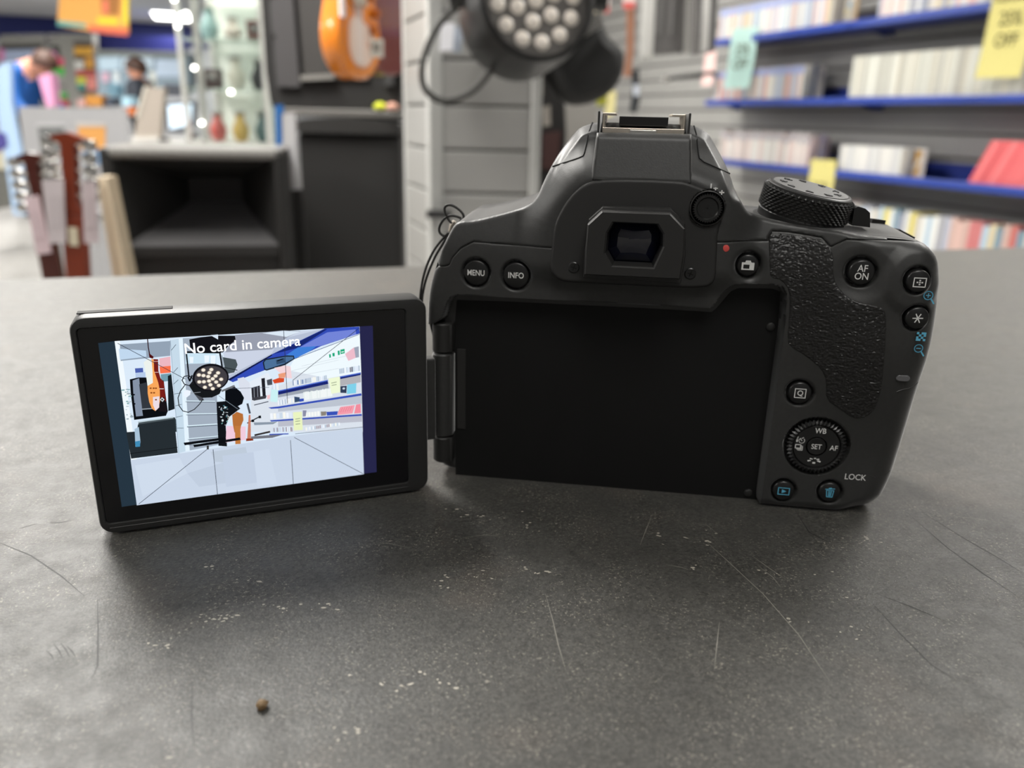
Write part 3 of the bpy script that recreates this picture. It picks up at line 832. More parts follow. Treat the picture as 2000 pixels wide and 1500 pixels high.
# --- mode dial: knurled drum leaning back to the viewer and to the right
md = bpy.data.objects.new('mode_dial', None)
def mode_dial():
    rot = Matrix.Rotation(R(10.5), 3, 'Y') @ Matrix.Rotation(R(7), 3, 'X')
    c0 = Vector((95.6, 14.5, 77.6)); H = 7.6; rd = 11.2
    T = lambda v: rot @ Vector(v) + c0
    mb = MB()
    mb.lathe([(rd - .2, -1.2), (rd - .1, .8), (rd - .35, 1.0), (rd - .5, H - .2), (rd - .9, H + .15), (rd - 1.2, H + .25), (rd - 1.6, H + .2), (.05, H + .2)], n=64)
    mb.v = [tuple(T(v)) for v in mb.v]
    core = mb.build('mode_dial', mat('dial_black', (.014, .014, .014), .38), DS, smooth=True, k=.001)
    core['label'] = 'knurled black mode dial on the top right'
    kn = MB(); n = 42; rows = 9; dz = (H - 1.6) / (rows + 1)
    for j in range(rows):
        zc = 1.1 + (j + 1) * dz
        for i in range(n):
            a = 2 * math.pi * (i + (j % 2) * .5) / n; h_ = math.pi / n
            P = lambda r_, an, z: (r_ * math.cos(an), r_ * math.sin(an), z)
            r0_ = rd - .6
            vs = [P(r0_, a - h_, zc), P(r0_, a, zc - dz), P(r0_, a + h_, zc), P(r0_, a, zc + dz), P(rd + .5, a, zc)]
            kn.add([T(v) for v in vs], [(0, 1, 4), (1, 2, 4), (2, 3, 4), (3, 0, 4)])
    kn.build('dial_knurl', m_btn if False else mat('knurl_black', (.03, .03, .029), .3), core, k=.001)
    mb = MB(); mb.lathe([(rd - 1.7, H + .15), (rd - 1.7, H + .35), (.05, H + .35)], n=64)
    mb.v = [tuple(T(v)) for v in mb.v]
    face = mb.build('dial_face', mat('dial_face_grey', (.06, .06, .058), .35, sheen=.6), core, k=.001)
    sy = MB()
    def mark(x, y, w, h, an=0):
        q = Matrix.Rotation(an, 3, 'Z')
        sy.box(T(Vector((x, y, H + .42))), (w, h, .22), rot=rot @ q)
    for an in range(0, 360, 40):
        a = R(an + 18); x, y = 7.4 * math.cos(a), 7.4 * math.sin(a)
        mark(x, y, 2.0, .5, a + R(90)); mark(x, y + .5, 1.0, .9, a)
        mark(x * .88, y * .88, 1.4, .4, a + R(60))
    sy.build('dial_symbols', mat('dial_mark', (.02, .02, .02), .4), core, k=.001)
    # round collar under the dial
    mb = MB(); mb.lathe([(rd + 1.0, -3.5), (rd + .9, -1.3), (rd + .2, -1.0), (rd - 2, -.9)], n=56)
    mb.v = [tuple(T(v)) for v in mb.v]
    mb.build('dial_collar', m_body, DS, smooth=True, k=.001)
    # power lever
    lev = MB()
    L0 = [(107.46,76.66),(107.47,80.84),(108.28,81.39),(110.11,80.94),(111.40,79.95),(111.97,76.31)]
    lev.prism([(p[0], p[1]) for p in L0], 9.5, 17)
    lev.build('power_lever', m_btn, DS, k=.001)['label'] = 'small black lever tab beside the mode dial'
mode_dial()
# buttons on the top deck, seen edge-on
for pa in ([(115.97,76.67),(120.04,76.15)], [(123.23,74.26),(128.34,71.95)]):
    mb = MB(); (ua, wa), (ub, wb) = pa
    mb.bar((ua, 27, wa - .5), (ub, 29, wb - .5), 3.5, 1.4)
    mb.build('deck_button', m_btn, DS, k=.001)

# --- strap eyelet and black cord
def P3(pts, d): return [(p[0] * .001, -d * .001, p[1] * .001) for p in pts]
def spline(P, it=3): 
    for _ in range(it):
        Q = [P[0]]
        for a, b in zip(P[:-1], P[1:]):
            Q.append(tuple(.75 * x + .25 * y for x, y in zip(a, b))); Q.append(tuple(.25 * x + .75 * y for x, y in zip(a, b)))
        Q.append(P[-1]); P = Q
    return P
m_cord = mat('cord_black', (.012, .011, .010), .6)
mb = MB()
for pts_ in ([(4.51,72.91),(5.69,73.54),(5.54,74.97),(4.05,76.34),(2.27,77.27),(0.78,77.21),(0.04,76.33),(0.48,74.77),(1.38,73.08),(2.27,72.25)], [(4.91,73.73),(3.58,74.25),(1.81,74.46),(0.04,73.54),(-1.31,71.47),(-1.47,69.74),(-0.58,68.76),(0.32,68.65)],
             [(1.22,69.51),(0.04,68.32),(-1.74,66.23),(-3.54,63.55),(-5.37,59.38),(-6.47,55.49),(-7.14,50.97),(-7.18,47.94)], [(1.51,69.52),(0.48,67.76),(-1.00,65.40),(-2.65,62.72),(-4.48,58.54),(-5.72,54.93),(-6.53,51.00),(-6.72,47.97)]):
    mb.tube(P3(spline(pts_), -20 if pts_[0][0] > 8 else -15), .00036, 8)
cord = mb.build('strap_cord', m_cord, DS, smooth=True); cord['label'] = 'thin black cord looped through the strap eyelet'
q = [(2.40,72.49),(1.51,71.30),(1.07,69.55)]
MB().tube(P3(q, -18), .0006, 8).build('strap_eyelet', m_chrome, DS, smooth=True)

# --- screen bay details and hinge
q = [(17.30,47.87),(21.37,44.63),(24.64,39.84),(26.82,34.03),(28.03,27.61),(27.53,20.33),(25.36,13.87),(21.62,7.79),(16.56,3.77),(8.93,0.79)]
mb = MB(); mb.tube([(p[0], 5.18, p[1]) for p in spline(q, 2)], .13, 6)
mb.build('bay_groove', m_plate, DS, smooth=True, k=.001)
q = [(5.95,38.79),(8.44,38.95),(8.56,14.74),(5.98,14.53)]
mb = MB(); cu_, cw_ = (q[0][0] + q[1][0]) / 2, (q[0][1] + q[2][1]) / 2
mb.box((cu_, 5.1, cw_), (q[1][0] - q[0][0], .7, q[0][1] - q[2][1]), bev=.15)
mb.build('hinge_cover', m_plate, DS, k=.001)
for q in ([(89.92,50.16)][0], [(89.62,1.99)][0]):
    mb = MB(); mb.lathe([(1.1, 0), (1.1, .5), (.8, .7), (.05, .7)], c=(q[0], 5.2, q[1]), rot=Rx, n=16); mb.build('bay_peg', m_plate, DS, k=.001, smooth=True)
hq = [(-1.09,46.32),(5.51,46.71),(5.50,38.12),(5.49,13.22),(5.48,5.38)]
uh = (hq[0][0] + hq[1][0]) / 2
def barrel(name, w0_, w1_, r_, m):
    mb = MB(); mb.lathe([(r_ - .4, w0_), (r_, w0_ + .4), (r_, w1_ - .4), (r_ - .4, w1_)], c=(uh, 3.4, 0), n=28)
    mb.box((uh + 1.3, 3.8, (w0_ + w1_) / 2), (r_ * 1.2, r_ * 1.5, (w1_ - w0_) * .98), bev=.4)
    return mb.build(name, m, DS, smooth=True, k=.001)
barrel('hinge_knuckle', hq[2][1] + .2, hq[0][1] + .4, 2.9, m_plate)
barrel('hinge_barrel', hq[3][1] + .2, hq[2][1] - .1, 3.0, m_body)
barrel('hinge_knuckle', hq[4][1], hq[3][1] - .1, 2.9, m_plate)

# ------------------------------------------------------------------ flip-out screen (local mm: a right, w up, y away)
def rrect(x0, x1, z0, z1, r_, n=6):
    P = []
    for cx, cz, a0 in ((x1 - r_, z0 + r_, -90), (x1 - r_, z1 - r_, 0), (x0 + r_, z1 - r_, 90), (x0 + r_, z0 + r_, 180)):
        for i in range(n + 1):
            a = R(a0 + 90 * i / n); P.append((cx + r_ * math.cos(a), cz + r_ * math.sin(a)))
    return P
GL = [(-3.86,53.28),(72.46,52.96),(72.07,3.76),(-4.36,3.12)]
gx0, gx1 = (GL[0][0] + GL[3][0]) / 2, (GL[1][0] + GL[2][0]) / 2
gz0, gz1 = (GL[2][1] + GL[3][1]) / 2, (GL[0][1] + GL[1][1]) / 2
ox0, ox1, oz0, oz1 = -5.5, 77.8, .6, 55.6
mb = MB()
ring_loft(mb, [(rrect(ox0 + .8, ox1 - .8, oz0 + .8, oz1 - .8, 2.6), -8.6), (rrect(ox0, ox1, oz0, oz1, 3.4), -7.8), (rrect(ox0, ox1, oz0, oz1, 3.4), -.7), (rrect(ox0 + .25, ox1 - .25, oz0 + .25, oz1 - .25, 3.2), -.2),
               (rrect(ox0 + .8, ox1 - .8, oz0 + .8, oz1 - .8, 2.8), 0), (rrect(gx0 - .12, gx1 + .12, gz0 - .12, gz1 + .12, 1.2), .0), (rrect(gx0, gx1, gz0, gz1, 1.1), -.25), (rrect(gx0, gx1, gz0, gz1, 1.1), -1.2)], cap0=True)
SCN = mb.build('flip_screen', m_lcdframe, DS, smooth=True, k=.001)
SCN['label'] = 'flip-out screen with thick black frame, turned on'
dv = Matrix.Rotation(R(7.83), 3, 'Z') @ (Vector((-0.09526, 0.17617, 0)) - Vector((-0.0222, 0.2117, 0)))
SCN.location = dv; SCN.rotation_euler = (0, 0, R(21.31 + 7.83))
mb = MB(); ring_loft(mb, [(rrect(gx0 + .06, gx1 - .06, gz0 + .06, gz1 - .06, 1.05), -1.4), (rrect(gx0 + .06, gx1 - .06, gz0 + .06, gz1 - .06, 1.05), -.66), (rrect(gx0 + .2, gx1 - .2, gz0 + .2, gz1 - .2, .95), -.6)], cap1=True)
mb.build('screen_glass', m_glassblk, SCN, k=.001)
# finger notch on the top edge, raised block by the hinge
mb = MB(); mb.box((6.2, 5.2, oz1 + .02), (20.5, 2.6, .3), bev=.12); mb.build('finger_notch', m_dark, SCN, k=.001)
mb = MB(); mb.tube([(gx0 + .8, .02, gz0 - 1.15), (gx1 - .6, .02, gz0 - 1.15)], .08, 6); mb.build('frame_line', m_body, SCN, k=.001)
mb = MB(); mb.box((ox1 + 1.2, 6.0, (hq[2][1] + hq[3][1]) / 2), (4.5, 4.0, hq[2][1] - hq[3][1] - 1), bev=.6); mb.build('hinge_arm', m_body, SCN, k=.001)

SCREEN = 1.0
m_screen = bpy.data.materials.new('live_view_picture'); m_screen.use_nodes = True
nt = m_screen.node_tree; nt.nodes.clear()
at_ = nt.nodes.new('ShaderNodeAttribute'); at_.attribute_name = 'picture'
em = nt.nodes.new('ShaderNodeEmission'); em.inputs['Strength'].default_value = SCREEN
out_ = nt.nodes.new('ShaderNodeOutputMaterial')
nt.links.new(at_.outputs['Color'], em.inputs['Color']); nt.links.new(em.outputs['Emission'], out_.inputs['Surface'])

PIC = []      # (polygon in screen mm, sRGB colour)
def pf(P, c): PIC.append((P, c))
def ps(P, w, c):
    for a, b in zip(P[:-1], P[1:]):
        L_ = math.hypot(b[0] - a[0], b[1] - a[1]) or 1
        nx, ny = -(b[1] - a[1]) / L_ * w / 2, (b[0] - a[0]) / L_ * w / 2
        tx, ty = (b[0] - a[0]) / L_ * w * .25, (b[1] - a[1]) / L_ * w * .25
        PIC.append(([(a[0] + nx - tx, a[1] + ny - ty), (a[0] - nx - tx, a[1] - ny - ty), (b[0] - nx + tx, b[1] - ny + ty), (b[0] + nx + tx, b[1] + ny + ty)], c))
def pe(c, rx, ry, col, n=16):
    PIC.append(([(c[0] + rx * math.cos(2 * math.pi * i / n), c[1] + ry * math.sin(2 * math.pi * i / n)) for i in range(n)], col))
K = (.05, .06, .08)
pf([(-0.02,49.27),(3.44,49.47),(3.34,7.45),(-0.08,7.36)], (.15, .21, .26))
pf([(60.16,49.03),(63.56,49.00),(63.31,7.73),(59.74,7.78)], (.15, .15, .29))
pf([(3.44,49.47),(60.16,49.03),(59.74,7.78),(3.34,7.45)], (.86, .92, .98))
pf([(3.44,49.47),(4.54,49.48),(4.73,13.86),(3.87,7.47),(3.34,7.45)], (.95, .98, 1.0))
pf([(4.44,48.60),(15.28,48.61),(14.90,45.00),(4.12,44.62)], (.58, .64, .71))
pf([(4.10,47.61),(9.79,46.68),(9.71,45.19),(4.02,44.92)], (.76, .85, .94))
pf([(12.43,44.53),(14.88,44.81),(14.70,42.25),(12.22,42.23)], (.93, .72, .76))
pf([(12.25,42.47),(14.73,42.50),(14.55,40.81),(12.24,40.78)], (.98, .45, .30))
pf([(6.93,42.56),(8.66,42.53),(8.59,41.11),(6.90,40.89)], (.30, .38, .68))
pf([(6.89,41.46),(9.04,41.45),(8.95,39.93),(6.82,40.13)], (.72, .80, .92))
pf([(12.29,40.58),(14.67,40.65),(14.65,38.81),(12.26,38.65)], (.45, .62, .68))
pf([(13.84,40.05),(14.64,40.36),(14.63,35.30),(14.51,31.55),(13.00,31.13)], (.10, .13, .15))
pf([(5.53,39.97),(7.41,40.27),(9.39,40.08),(12.80,38.99),(12.91,31.13),(12.36,30.00),(5.29,29.73),(5.32,36.45)], K)
pf([(6.10,39.63),(7.56,40.06),(7.50,38.15),(7.30,31.96),(7.32,30.58),(5.80,30.55),(5.87,36.20)], (.52, .57, .65))
pf([(7.38,38.55),(9.26,38.94),(9.20,32.34),(7.33,32.15)], (.20, .22, .25))
ps([(7.30,32.25),(9.53,32.20)], .25, (.6, .64, .68))
for q in [(5.94,36.09),(5.80,33.78)]: pe(q, .28, .2, K, 8)
pf([(6.11,28.84),(14.28,29.39),(14.48,28.76),(14.33,25.55),(6.10,26.56)], (.17, .21, .23))
pf([(6.12,28.94),(14.03,29.41),(14.05,28.81),(6.23,28.43)], (.30, .34, .36))
ps([(6.14,29.13),(13.86,29.43)], .3, (.75, .82, .85))
pf([(5.97,28.49),(14.11,28.95),(14.00,20.00),(3.47,19.86),(3.22,26.81),(5.55,26.72)], (.15, .18, .20))
ps([(3.41,21.20),(14.14,21.44)], .12, (.05, .05, .06))
pf([(5.12,27.43),(6.10,27.82),(6.02,24.03),(5.75,22.79),(4.77,22.92)], (.66, .76, .84))
pf([(4.83,24.18),(6.00,24.29),(5.78,22.73),(4.80,22.76)], (.25, .55, .72))
for i in range(26):
    rq = random.Random(i)
    x, y = rq.uniform(395, 470), rq.uniform(930, 1290)
    a = ([(3.70,38.14),(5.17,38.00),(4.25,30.14),(3.59,30.22)])
    fx, fy = rq.random(), rq.random()
    cx_, cy_ = a[0][0] + (a[1][0] - a[0][0]) * fx, a[0][1] + (a[2][1] - a[0][1]) * fy
    pe((cx_, cy_), rq.uniform(.15, .5), rq.uniform(.08, .25), rq.choice([(.6, .66, .70), (.75, .8, .82), (.55, .70, .72), (.98, 1, 1)]), 7)
# hanging guitar
ps([(10.43,49.44),(10.37,47.39),(10.45,45.88)], .22, (.18, .06, .08))
pf([(10.30,46.08),(11.27,45.06),(11.05,44.60),(10.34,44.94)], (.30, .06, .07))
pf([(11.13,44.50),(12.16,44.37),(11.93,41.57),(12.19,39.62),(12.84,38.60),(12.79,36.46),(12.75,33.72),(11.38,33.67),(11.61,36.58),(11.32,38.55),(11.07,40.12),(10.90,41.66)], (.47, .12, .10))
ps([(11.15,43.93),(12.11,43.85)], .12, (.9, .8, .8)); ps([(10.98,41.22),(11.88,41.15)], .12, (.9, .8, .8)); ps([(11.61,37.01),(12.58,36.91)], .15, (.95, .95, .95))
pf([(11.34,34.85),(12.52,34.73),(12.72,30.96),(10.80,31.37)], (.10, .08, .10))
pf([(8.95,43.93),(10.32,44.76),(10.90,41.66),(10.57,38.62),(9.15,37.99),(9.12,40.68)], (.93, .95, .93))
pf([(10.73,44.72),(11.19,44.30),(10.98,41.66),(11.57,38.53),(11.70,36.57),(11.44,33.86),(10.91,32.15),(10.16,31.48),(9.44,32.21),(9.07,33.92),(8.98,36.07),(9.15,37.99),(10.40,38.64),(10.65,41.69)], (.98, .66, .36))
pf([(10.01,35.09),(11.46,35.13),(11.10,32.32),(10.20,31.54),(9.82,33.05)], (.93, .87, .90))
for q in [(10.42,37.28),(10.92,37.23),(9.79,36.18),(10.38,36.12),(10.61,34.34),(9.76,37.35)]: pe(q, .25, .2, (.55, .28, .10), 8)
pe([(11.99,34.24)][0], .5, .6, (.85, .88, .9), 4); pe([(11.96,34.24)][0], .2, .25, (.1, .1, .1), 6)
# column
pf([(15.30,48.80),(17.16,49.04),(15.81,20.18),(14.21,19.87)], (.78, .86, .92))
pf([(17.17,49.14),(18.06,49.07),(16.80,20.26),(15.81,20.18)], (.90, .96, 1.0))
pf([(18.06,49.07),(25.99,49.10),(24.06,20.95),(16.81,20.31)], (.64, .69, .75))
pf([(18.29,45.34),(25.75,45.37),(25.74,42.26),(18.03,42.69)], (.80, .90, .96))
pf([(25.46,49.14),(26.16,49.09),(24.31,21.71),(23.56,21.54)], (.86, .93, .98))
for y0, y1 in ((588, 574), (642, 634), (697, 690), (752, 745), (805, 800)):
    pass
for P in ([(17.11,33.36),(23.81,32.55)], [(16.95,29.98),(24.24,29.26)], [(16.82,26.87),(23.64,26.58)], [(16.86,26.78),(23.92,26.47)], [(16.68,23.44),(23.64,23.29)], [(16.69,22.02),(23.48,21.51)]):
    ps(P, .22, (.86, .94, .98)); ps([(x, y - .25) for x, y in P], .12, (.32, .36, .42))
for P in ([(15.17,46.25),(16.41,47.66)], [(15.21,40.89),(16.25,41.95)], [(14.81,37.82),(16.03,38.87)], [(14.73,35.38),(16.38,35.51)], [(14.67,32.33),(16.17,32.57)], [(14.46,29.37),(16.04,29.59)], [(14.34,26.56),(15.98,26.37)]):
    ps(P, .12, (.30, .35, .40))
ps([(15.30,48.80),(14.21,19.87)], .12, (.6, .68, .75))
for P in ([(19.06,44.40),(20.00,44.32),(19.77,42.80),(19.08,42.86)], [(22.44,44.50),(23.65,44.40),(23.31,42.68),(22.35,42.57)], [(23.82,44.38),(25.03,44.28),(24.76,42.17),(23.70,42.06)]): pf(P, (.93, .97, 1.0))
# ceiling and beam
pf([(26.49,48.72),(41.03,48.73),(51.01,49.12),(38.36,43.69),(27.16,38.39),(26.78,44.40)], (.80, .84, .91))
pf([(29.90,49.02),(41.29,49.36),(45.43,48.87),(41.90,47.45),(38.74,44.33),(27.25,44.88)], (.60, .62, .68))
pf([(36.16,49.05),(41.28,49.26),(45.33,48.77),(41.91,47.64)], (.86, .91, .96))
pf([(41.90,47.45),(51.20,49.15),(51.38,48.94),(38.32,43.57),(26.64,37.66),(26.75,39.04),(38.22,44.77)], (.72, .76, .84))
pf([(29.76,43.01),(32.17,42.80),(29.93,41.81)], (1, 1, 1))
pf([(27.25,44.88),(38.77,44.72),(38.15,43.78),(28.93,39.43),(26.72,38.64)], (.80, .83, .90))
pf([(27.19,37.90),(38.13,43.49),(51.39,49.14),(60.09,49.03),(60.12,47.20),(50.20,44.61),(43.41,41.84),(35.82,39.40),(28.38,37.09)], (.20, .30, .72))
pf([(38.13,43.39),(51.38,49.04),(51.95,48.90),(44.71,44.65),(38.69,43.54)], (.10, .16, .45))
pf([(44.71,44.65),(51.91,48.10),(59.08,48.39),(59.22,46.96),(50.21,44.71)], (.45, .52, .85))
pf([(40.84,42.56),(44.53,44.76),(49.06,44.70),(47.28,43.43),(43.51,41.83)], (.25, .50, .85))
pf([(27.19,37.90),(38.13,43.49),(38.20,43.18),(27.70,37.56)], (.07, .10, .30))
# shelf wall
pf([(43.51,41.83),(60.12,47.20),(60.13,36.76),(54.65,36.23),(51.60,35.89),(42.68,36.12),(42.36,40.02)], (.94, .98, 1.0))
pf([(42.29,38.81),(42.68,36.12),(39.04,35.04),(32.46,33.67),(31.49,23.46),(59.93,19.99),(60.13,36.76),(51.50,35.90)], (.86, .89, .93))
ps([(43.51,41.83),(60.01,47.00)], .14, (.25, .32, .5))
for P in ([(42.66,38.77),(54.45,40.59)], [(42.93,37.12),(54.35,38.33)], [(45.17,39.77),(58.83,41.87)]): ps(P, .08, (.78, .82, .86))
pf([(38.90,33.01),(51.44,34.65),(51.56,33.18),(38.84,31.98)], (.62, .65, .70))
pf([(38.63,29.00),(59.95,30.31),(59.91,28.06),(38.58,28.17)], (.74, .77, .82))
pf([(38.40,25.57),(59.89,24.71),(59.83,22.97),(38.31,24.11)], (.74, .75, .80))
pf([(54.52,35.51),(59.96,35.94),(59.93,34.04),(54.53,33.51)], (.70, .70, .72))
def rowpic(a, b, h, n, cols, seed):
    rq = random.Random(seed)
    for i in range(n):
        t0, t1 = i / n, (i + .8) / n
        x0, y0 = a[0] + (b[0] - a[0]) * t0, a[1] + (b[1] - a[1]) * t0
        x1, y1 = a[0] + (b[0] - a[0]) * t1, a[1] + (b[1] - a[1]) * t1
        hh = h * rq.uniform(.88, 1.0)
        pf([(x0, y0), (x1, y1), (x1, y1 + hh), (x0, y0 + hh)], rq.choice(cols))
PALE = [(.95, .97, 1), (.88, .92, .98), (.98, .98, .95), (.80, .86, .92), (.72, .78, .85)]
rowpic(*[(36.92,34.03),(39.15,33.80)], 1.9, 8, PALE, 1); rowpic(*[(42.60,34.79),(51.29,35.61)], 1.3, 22, PALE + [(.45, .55, .72), (.62, .68, .78)], 2)
rowpic(*[(54.48,36.87),(59.85,37.21)], 1.5, 12, PALE + [(.5, .5, .55), (.4, .42, .5)], 3)
rowpic(*[(38.70,29.93),(42.70,30.23)], 1.4, 12, PALE + [(.5, .6, .8)], 4); rowpic(*[(45.12,30.60),(52.44,30.99)], 2.3, 20, [(.97, .99, .98), (.93, .96, .95)], 5)
rowpic(*[(36.57,26.42),(42.07,26.20)], 1.6, 7, PALE, 6); rowpic(*[(45.24,26.05),(49.04,25.94)], 1.3, 5, [(.97, .98, .97)], 7)
rowpic(*[(36.89,22.80),(41.83,22.41)], 1.3, 18, PALE + [(.6, .55, .6)], 8); rowpic(*[(45.12,22.23),(54.04,22.67)], .9, 20, PALE + [(.7, .66, .7)], 9)
BL1, BL2 = (.22, .32, .72), (.10, .15, .45)
pf([(38.95,33.72),(51.38,35.49),(51.53,34.44),(38.89,32.76)], BL2); ps([(38.95,33.72),(51.38,35.39)], .3, (.30, .42, .82))
pf([(54.55,36.13),(59.93,36.78),(59.96,36.04),(54.61,35.44)], BL2); ps([(54.54,36.03),(59.92,36.61)], .3, (.30, .42, .82))
pf([(36.24,29.62),(38.68,29.62),(59.92,31.02),(59.96,30.38),(38.64,29.10),(36.95,29.18)], BL1)
pf([(36.36,26.13),(59.81,25.22),(59.89,24.71),(38.41,25.62),(36.71,25.73)], BL1)
pf([(50.66,26.83),(53.63,26.71),(53.38,25.66),(50.71,25.75)], BL1)
pf([(44.09,31.12),(45.15,31.12),(45.11,30.39),(44.04,30.29)], BL1)
pf([(51.60,35.89),(54.55,36.13),(54.45,31.84),(52.17,31.65)], (.94, .98, .84))
pf([(42.25,27.66),(44.46,27.58),(44.36,22.53),(42.14,22.65)], (.92, .96, .76))
pf([(37.32,34.40),(38.97,34.03),(38.57,30.77),(36.90,31.16)], (.80, .95, .96))
for P in ([(52.31,34.57),(53.60,34.76)], [(52.38,33.94),(53.57,34.07)], [(42.71,25.71),(43.87,25.79)], [(42.67,25.08),(43.83,25.11)], [(42.72,24.33),(43.78,24.31)]): ps(P, .18, (.55, .60, .50))
pf([(54.31,27.81),(58.09,27.94),(57.39,25.64),(53.38,25.66)], (.96, .62, .68)); pf([(58.39,28.01),(59.61,28.10),(59.62,25.50),(57.79,25.55)], (.95, .55, .62))
for k_ in range(6):
    a, b = [(54.26,27.50),(57.87,27.64)]; t = k_ / 6
    ps([(a[0] + (b[0] - a[0]) * t, a[1] + (b[1] - a[1]) * t), (a[0] + (b[0] - a[0]) * t - .6, a[1] + (b[1] - a[1]) * t - 1.2)], .12, (.90, .42, .50))
pf([(56.32,33.76),(58.72,33.95),(58.52,31.21),(56.11,31.20)], (.50, .82, .92)); pf([(54.53,33.51),(56.21,33.50),(56.03,31.46),(54.45,31.73)], (.20, .25, .35))
pe([(55.39,32.80)][0], .35, .3, (.8, .85, .9), 8)
pf([(42.80,31.88),(44.12,31.54),(44.05,30.40),(42.80,30.28)], (.22, .30, .42)); pf([(49.20,27.09),(50.67,26.97),(50.51,25.88),(49.23,25.85)], (.55, .52, .48)); pf([(44.67,27.91),(45.63,27.81),(45.35,26.25),(44.61,26.23)], (.55, .56, .66))
pf([(56.12,42.10),(58.51,43.71),(58.79,40.84),(56.89,40.18)], (.93, .74, .80)); pf([(58.50,43.65),(59.70,43.86),(59.69,40.97),(58.79,40.84)], (.62, .65, .72))
for P in ([(52.05,42.33),(52.50,42.40),(52.51,41.48),(52.12,41.41)], [(52.89,42.57),(53.48,42.68),(53.49,41.74),(52.98,41.66)], [(54.27,43.07),(54.76,43.19),(54.81,42.00),(54.32,41.92)], [(54.96,43.32),(56.05,43.50),(56.05,42.31),(55.01,42.15)]): pf(P, (.08, .66, .48))
pf([(55.18,42.79),(55.82,42.88),(55.85,42.63),(55.20,42.54)], (.9, 1, .95))
# blue gig bag, orange guitar, road cases
pf([(35.76,41.60),(36.41,42.44),(41.61,42.94),(43.38,42.75),(43.51,41.83),(41.08,40.43),(36.56,39.39),(35.99,39.68)], (.10, .14, .20)); pf([(36.07,41.57),(36.57,42.13),(41.41,42.62),(43.17,42.47),(43.23,41.96),(40.92,40.85),(36.58,39.73),(36.23,39.96)], (.30, .44, .60))
pf([(38.95,41.92),(41.02,42.35),(41.12,41.13),(39.06,40.81)], (.20, .30, .42)); ps([(39.30,41.69),(40.63,42.08)], .25, K)
pf([(38.44,39.96),(41.07,40.33),(42.36,40.02),(42.53,36.75),(40.86,37.11)], (.96, .84, .86)); pf([(37.76,36.79),(39.38,37.25),(40.67,37.03),(40.51,36.02),(38.16,35.84)], (.85, .30, .16)); pf([(39.26,38.27),(41.14,38.51),(40.86,37.11),(39.38,37.25)], (.93, .62, .48))
pf([(31.97,36.75),(36.89,38.90),(37.80,35.98),(36.38,31.62),(32.32,31.85)], (.90, .93, .97))
pf([(32.58,35.27),(34.63,35.68),(34.57,32.33),(32.51,31.93)], (.16, .16, .19)); ps([(33.22,35.21),(33.10,32.38)], .22, (.5, .52, .56)); ps([(34.06,35.43),(33.94,32.49)], .22, (.5, .52, .56))
pf([(35.13,37.45),(35.97,37.57),(35.87,32.29),(35.11,32.17)], (.12, .12, .15)); pf([(36.38,36.93),(37.70,37.21),(37.68,35.58),(36.47,35.50)], (.30, .32, .36))
pf([(32.57,32.64),(36.09,32.88),(35.85,32.09),(32.87,31.79)], (.25, .25, .28)); pf([(36.19,32.87),(36.94,33.00),(36.78,31.99),(36.21,31.85)], (.98, .78, .80))
pf([(29.53,37.98),(31.00,38.24),(32.31,36.51),(32.15,32.07),(30.70,32.22),(29.96,34.33)], (.86, .88, .93))
ps([(32.97,30.65),(36.35,31.21)], .25, (.35, .37, .42)); ps([(31.35,31.13),(31.71,28.63)], .5, (.30, .32, .36))
pf([(32.60,25.83),(36.70,25.56),(38.22,25.60),(37.04,25.00),(32.76,25.40)], (.30, .34, .40)); ps([(30.95,26.03),(34.22,27.52)], .3, K); ps([(34.03,27.54),(34.04,27.12)], .6, K); ps([(32.30,26.70),(32.30,26.28)], .6, K)
pf([(32.44,26.00),(37.94,25.54),(36.92,25.01),(32.55,25.27)], (.55, .60, .66)); pf([(31.52,22.31),(40.01,21.99),(36.66,21.30),(31.46,21.59)], (.45, .46, .50)); ps([(32.50,22.55),(36.12,23.02)], .5, (.2, .18, .18)); ps([(36.07,22.30),(40.67,21.91)], .3, BL1)
# dark hanging stock, headstocks
pf([(24.14,32.43),(27.87,32.39),(29.57,30.09),(26.90,28.26),(25.75,25.90),(25.59,20.33),(23.58,20.77)], (.07, .08, .10))
rq = random.Random(9)
a = [(24.69,31.67),(26.82,31.09),(25.75,25.90),(24.20,26.08)]
for i in range(26):
    f1, f2 = rq.random(), rq.random()
    pe((a[0][0] + (a[1][0] - a[0][0]) * f1 * .9, a[0][1] + (a[2][1] - a[0][1]) * f2), rq.uniform(.08, .3), rq.uniform(.08, .35), rq.choice([(.85, .9, .92), (.5, .7, .7), (.6, .62, .66), (.3, .55, .6)]), 6)
pf([(25.91,25.88),(30.45,25.16),(30.17,21.57),(25.37,21.45)], (.95, .80, .87))
pf([(26.46,35.58),(28.32,36.34),(29.98,34.53),(30.66,32.84),(30.11,31.27),(28.19,30.41),(26.07,30.99)], K)
pf([(27.49,28.59),(28.65,29.34),(30.05,28.61),(30.07,26.96),(29.33,25.39),(28.93,23.77),(27.65,23.93),(27.46,26.02)], (.72, .44, .22)); pf([(27.88,25.64),(29.20,25.49),(28.87,20.64),(27.60,20.69)], (.76, .48, .24))
for k_ in range(4):
    for P in ([(27.36,28.09),(26.37,28.21)], [(30.08,27.78),(30.73,27.92)]):
        ps([(x, y - k_ * .42) for x, y in P], .14, (.92, .93, .90))
pf([(31.39,28.10),(31.84,28.23),(31.43,21.22),(30.47,21.27)], (.80, .50, .40)); pf([(30.29,21.92),(31.96,21.71),(32.01,21.15),(30.24,21.19)], (.55, .22, .12))
